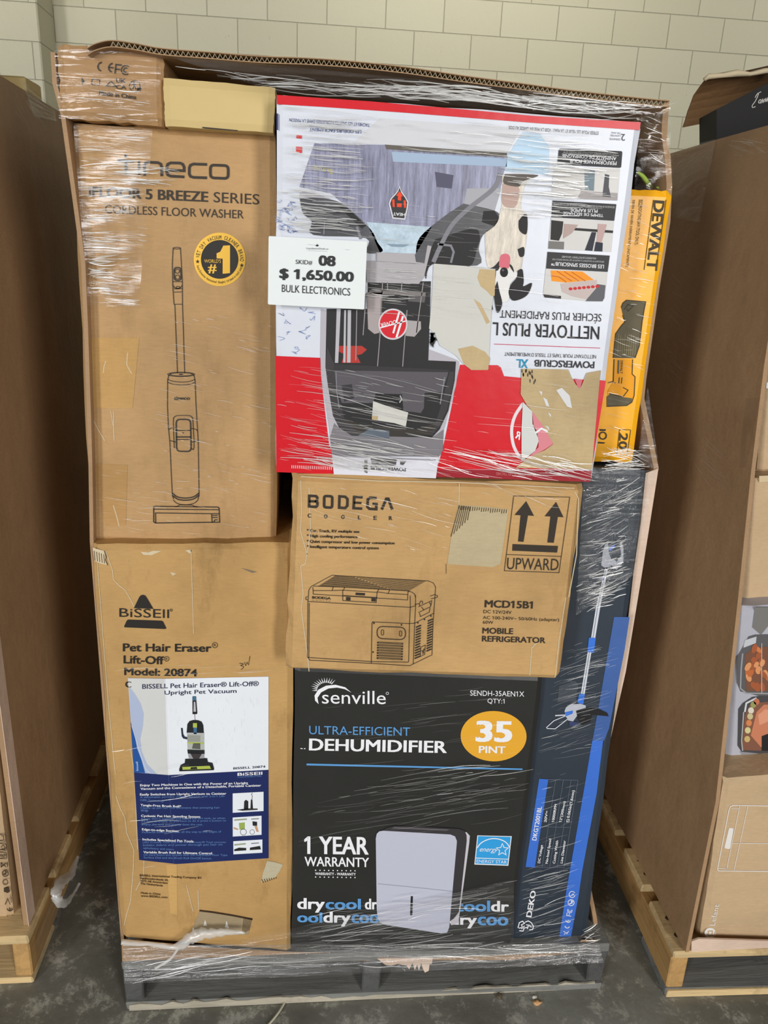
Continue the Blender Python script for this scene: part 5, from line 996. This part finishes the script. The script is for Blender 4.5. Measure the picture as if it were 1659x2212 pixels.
creases('film_creases', wrap, [
    (Q((350, 140), (1425, 226), (1400, 258), (600, 196)), 150, (-9, 12), (60, 280), -.055, (.8, 2.2), MD),
    (Q((700, 150), (1400, 222), (1380, 250), (700, 200)), 60, (0, 9), (80, 300), -.055, (.8, 2.4), HI),
    (Q((128, 180), (340, 195), (345, 262), (135, 250)), 24, (2, 9), (20, 110), -.012, (.6, 1.8), MD),
    (Q((165, 285), (330, 292), (315, 660), (186, 660)), 130, (-6, 9), (15, 120), .018, (.6, 2.2), MD),
    (Q((180, 440), (250, 440), (270, 640), (186, 650)), 60, (-4, 6), (30, 110), .018, (.8, 3), HI),
    (Q((230, 360), (390, 350), (400, 400), (230, 430)), 26, (-8, 12), (40, 150), .018, (.8, 2.4), HI),
    (Q((330, 640), (590, 690), (592, 1150), (330, 1130)), 150, (9, 16), (8, 60), .022, (.5, 1.1), MD),
    (Q((200, 1000), (420, 1010), (560, 1160), (220, 1150)), 40, (-6, 14), (10, 70), .022, (.5, 1.1), LO_),
    (Q((600, 225), (830, 250), (800, 500), (600, 505)), 190, (2, 7), (30, 170), -.058, (.7, 2.6), (4, 4, 2)),
    (Q((600, 400), (700, 410), (690, 500), (600, 505)), 40, (1, 8), (20, 70), -.058, (.8, 2.6), HI),
    (Q((830, 240), (1370, 290), (1350, 340), (820, 330)), 70, (3, 6), (30, 170), -.058, (.6, 1.8), MD),
    (Q((1080, 300), (1370, 310), (1335, 470), (1060, 470)), 100, (3, 7), (30, 130), -.058, (.7, 2.4), (4, 4, 2)),
    (Q((1150, 340), (1300, 350), (1270, 430), (1140, 425)), 45, (2, 8), (40, 130), -.058, (1.2, 4.5), HI),
    (Q((680, 430), (1120, 440), (1060, 690), (790, 690)), 120, (3, 9), (20, 170), -.058, (.5, 1.5), LO_),
    (Q((790, 560), (930, 570), (900, 660), (790, 660)), 40, (2, 8), (20, 90), -.058, (.6, 1.8), MD),
    (Q((597, 780), (1000, 820), (990, 1030), (600, 1015)), 190, (7, 14), (20, 190), -.058, (.5, 1.6), MD),
    (Q((600, 930), (900, 960), (890, 1030), (600, 1010)), 60, (6, 14), (60, 260), -.06, (.7, 2.2), HI),
    (Q((940, 960), (1310, 990), (1290, 1040), (900, 1034)), 80, (6, 20), (50, 260), -.064, (.6, 2.2), (4, 4, 1)),
    (Q((1000, 560), (1300, 600), (1280, 950), (1000, 950)), 60, (4, 10), (20, 160), -.058, (.4, 1.0), LO_),
    (Q((660, 1045), (1000, 1052), (1000, 1200), (640, 1180)), 70, (8, 20), (12, 130), -.07, (.4, 1.1), MD),
    (Q((1000, 1040), (1250, 1050), (1230, 1100), (1000, 1090)), 24, (4, 24), (20, 120), -.07, (.4, 1.2), MD),
    (Q((1345, 420), (1448, 428), (1370, 985), (1290, 985)), 120, (0, 28), (8, 55), .028, (.5, 1.4), MD),
    (Q((1300, 960), (1400, 970), (1410, 1015), (1290, 1030)), 50, (-10, 30), (30, 120), -.01, (.8, 2.6), HI),
    (Q((1390, 240), (1440, 240), (1445, 400), (1390, 400)), 34, (-5, 40), (10, 60), .02, (.5, 1.4), MD),
    (Q((1264, 1025), (1395, 1030), (1330, 1330), (1240, 1320)), 190, (-36, -2), (14, 90), .008, (.5, 2.2), (4, 5, 2)),
    (Q((1262, 1230), (1370, 1220), (1350, 1300), (1250, 1310)), 60, (-34, -10), (20, 80), .008, (.6, 2.0), HI),
    (Q((1210, 1380), (1345, 1390), (1300, 1640), (1160, 1640)), 130, (-24, -10), (14, 110), .008, (.4, 1.4), MD),
    (Q((1160, 1640), (1295, 1640), (1270, 1850), (1140, 1850)), 40, (-22, -8), (14, 90), .008, (.4, 1.2), LO_),
    (Q((1130, 1870), (1258, 1860), (1236, 2040), (1108, 2046)), 130, (-22, -8), (20, 110), .008, (.5, 1.6), MD),
    (Q((860, 1650), (1165, 1655), (1160, 1730), (640, 1765)), 60, (-12, -5), (16, 190), -.014, (.5, 1.5), MD),
    (Q((640, 1720), (1150, 1660), (1150, 1790), (640, 1830)), 60, (-12, -6), (60, 260), -.014, (.4, .9), (0, 2, 6)),
    (Q((632, 1970), (1120, 1900), (1112, 2060), (632, 2062)), 190, (-15, 0), (30, 260), -.014, (.5, 1.6), (2, 5, 5)),
    (Q((640, 1470), (1150, 1480), (1150, 1640), (640, 1660)), 40, (-9, -4), (40, 200), -.014, (.4, .8), (0, 1, 6)),
    (Q((245, 1445), (600, 1420), (600, 1450), (245, 1470)), 16, (-5, 1), (30, 200), -.01, (.6, 1.4), MD),
    (Q((240, 1620), (420, 1600), (480, 1880), (260, 1890)), 22, (-14, -3), (20, 110), -.01, (.6, 1.5), HI),
    (Q((268, 2052), (1296, 2030), (1302, 2072), (268, 2112)), 120, (-8, 4), (40, 260), -.02, (.6, 1.8), MD),
    (Q((268, 2060), (560, 2040), (520, 2090), (270, 2130)), 34, (-16, -6), (60, 240), -.022, (.8, 2.0), HI),
    (Q((1262, 2000), (1300, 1990), (1304, 2060), (1240, 2060)), 40, (-40, 20), (10, 50), -.02, (.6, 2.2), HI)])
# sheets of film where it stands off the cartons
film_sheet('film_sheet', Q((116, 96), (350, 120), (340, 262), (128, 256)), -.006, FILM_GLARE, wrap, 24, 60, amp=.0018, seed=2)
film_sheet('film_sheet', Q((158, 268), (330, 280), (300, 662), (190, 662)), .014, FILM_GLARE, wrap, 24, 80, amp=.0018, seed=3)
film_sheet('film_sheet', Q((352, 118), (1440, 222), (1400, 262), (600, 200)), -.045, FILM, wrap, 60, 10, .004, 4)
film_sheet('film_sheet', Q((1386, 240), (1448, 232), (1452, 410), (1370, 410)), .02, FILM, wrap, amp=.004, seed=5)
film_sheet('film_sheet', Q((1262, 1014), (1418, 1016), (1370, 1240), (1244, 1330)), .004, FILM_MILK, wrap, amp=.005, seed=6)
film_sheet('film_sheet', Q((1398, 838), (1400, 838), (1424, 1016), (1376, 1000)), .03, FILM_MILK, wrap, 8, 8, .002, 7)
film_sheet('film_sheet', Q((266, 2040), (1294, 2040), (1304, 2080), (268, 2125)), -.014, FILM_MILK, wrap, 50, 8, .003, 8)
film_sheet('film_sheet', Q((520, 2030), (1110, 1900), (1110, 2062), (540, 2056)), -.016, FILM, wrap, 40, 12, .003, 9)
# knotted tail, lower left
tl = [(262, 2036), (290, 2038), (330, 2040), (372, 2046), (392, 2040), (412, 2026), (436, 2018), (462, 2016), (490, 2014), (520, 2014), (530, 2016)]
tube('film_knot', spline([P(x, y, -.020) for x, y in tl], 4), [k*.75 for k in [.006, .006, .006, .006, .0055, .005, .005, .005, .005, .005, .006, .005, .006, .008, .009, .010, .012, .012, .014, .013, .014, .015, .014, .013, .014, .013, .012, .012, .011, .010, .009, .008, .008, .007, .006, .006, .005, .004, .003, .002, .001]], FILM_ROPE, wrap, 10, .28)
tube('film_tail', spline([P(x, y, -.022) for x, y in ((386, 2046), (372, 2068), (352, 2082), (335, 2092))], 5), .003, FILM_ROPE, wrap, 8, .3)
# left bin
creases('film_creases', wl, [
    (Q((10, 175), (105, 200), (120, 290), (25, 330)), 70, (35, 75), (20, 110), XL, (.6, 1.6), (0, 3, 6)),
    (Q((20, 330), (120, 300), (150, 480), (50, 560)), 40, (30, 80), (20, 90), XL, (.5, 1.3), (0, 1, 6)),
    (Q((70, 1500), (120, 1450), (110, 1800), (80, 1850)), 40, (-60, -30), (20, 80), XL + .004, (.4, .9), (0, 0, 1))], PX)
film_sheet('film_sheet', Q((46, 170), (118, 235), (122, 262), (72, 250)), -.235, FILM_SIDE, wl, 14, 14, .006, 11, PX)
film_sheet('film_band', Q((78, 2028), (136, 1880), (130, 1985), (84, 2116)), -.197, FILM_MILK, wl, 10, 8, .003, 12, PX)
kn = [(168, 1850), (160, 1872), (150, 1892), (132, 1905), (122, 1925), (124, 1945), (138, 1952), (152, 1940), (164, 1922), (172, 1908)]
tube('twisted_tail', spline([PZ(x, y, .15 + .004*k) if False else PX(x, y, -.175 + .002*k) for k, (x, y) in enumerate(kn)], 4), [.003 + .008*math.sin(math.pi*min(1, i/30)) for i in range(37)], FILM_ROPE, wl, 9, .3)
# right bin
creases('film_creases', wr, [
    (Q((1452, 335), (1548, 312), (1500, 560), (1440, 560)), 110, (-60, -25), (15, 110), 1.178, (.5, 1.4), (0, 3, 6)),
    (Q((1440, 560), (1500, 560), (1480, 900), (1420, 800)), 60, (30, 60), (30, 170), 1.177, (.5, 1.1), (0, 1, 6)),
    (Q((1480, 900), (1560, 860), (1590, 1080), (1500, 1060)), 60, (40, 52), (40, 190), 1.177, (.5, 1.2), (0, 1, 6)),
    (Q((1560, 310), (1659, 280), (1659, 330), (1580, 345)), 26, (5, 30), (20, 90), 1.176, (.5, 1.2), (1, 2, 3))], PX)
film_sheet('film_sheet', Q((1446, 326), (1546, 300), (1510, 480), (1456, 470)), 1.184, FILM_SIDE, wr, 14, 14, .004, 13, PX)
film_sheet('film_sheet', Q((1610, 860), (1640, 860), (1612, 1010), (1595, 1010)), 1.175, FILM_GLARE, wr, 8, 10, .003, 14, PX)

# ------------------------------------------------------------------ litter on the floor
a = PZ(578, 2218, 0); b = PZ(618, 2162, 0)
tag(tube('plastic_strap', spline([(a[0], a[1], .002), ((a[0]+b[0])/2 + .004, (a[1]+b[1])/2, .004), (b[0], b[1], .003)], 5), .0025, ink(206, 200, 176), None, 6), 'thin pale strap end on the concrete in front of the middle pallet', 'strap')
def chip(name, px, py, rx, ry, rz, col, label, cat, seed):
    p = PZ(px, py, 0); tag(blob(name, (p[0], p[1], rz*.8), rx, ry, rz, ink(*col), None, .3, seed, 8), label, cat)
chip('pebble', 1078, 2155, .006, .006, .005, (96, 84, 66), 'small brown pebble on the floor before the middle pallet', 'pebble', 2)
chip('wood_chip', 1160, 2168, .010, .006, .004, (206, 160, 112), 'orange tan wood chip on the floor, right of the pebble', 'wood chip', 4)
chip('paper_scrap', 1155, 2156, .005, .004, .003, (226, 222, 210), 'tiny white paper scrap beside the wood chip', 'paper scrap', 6)
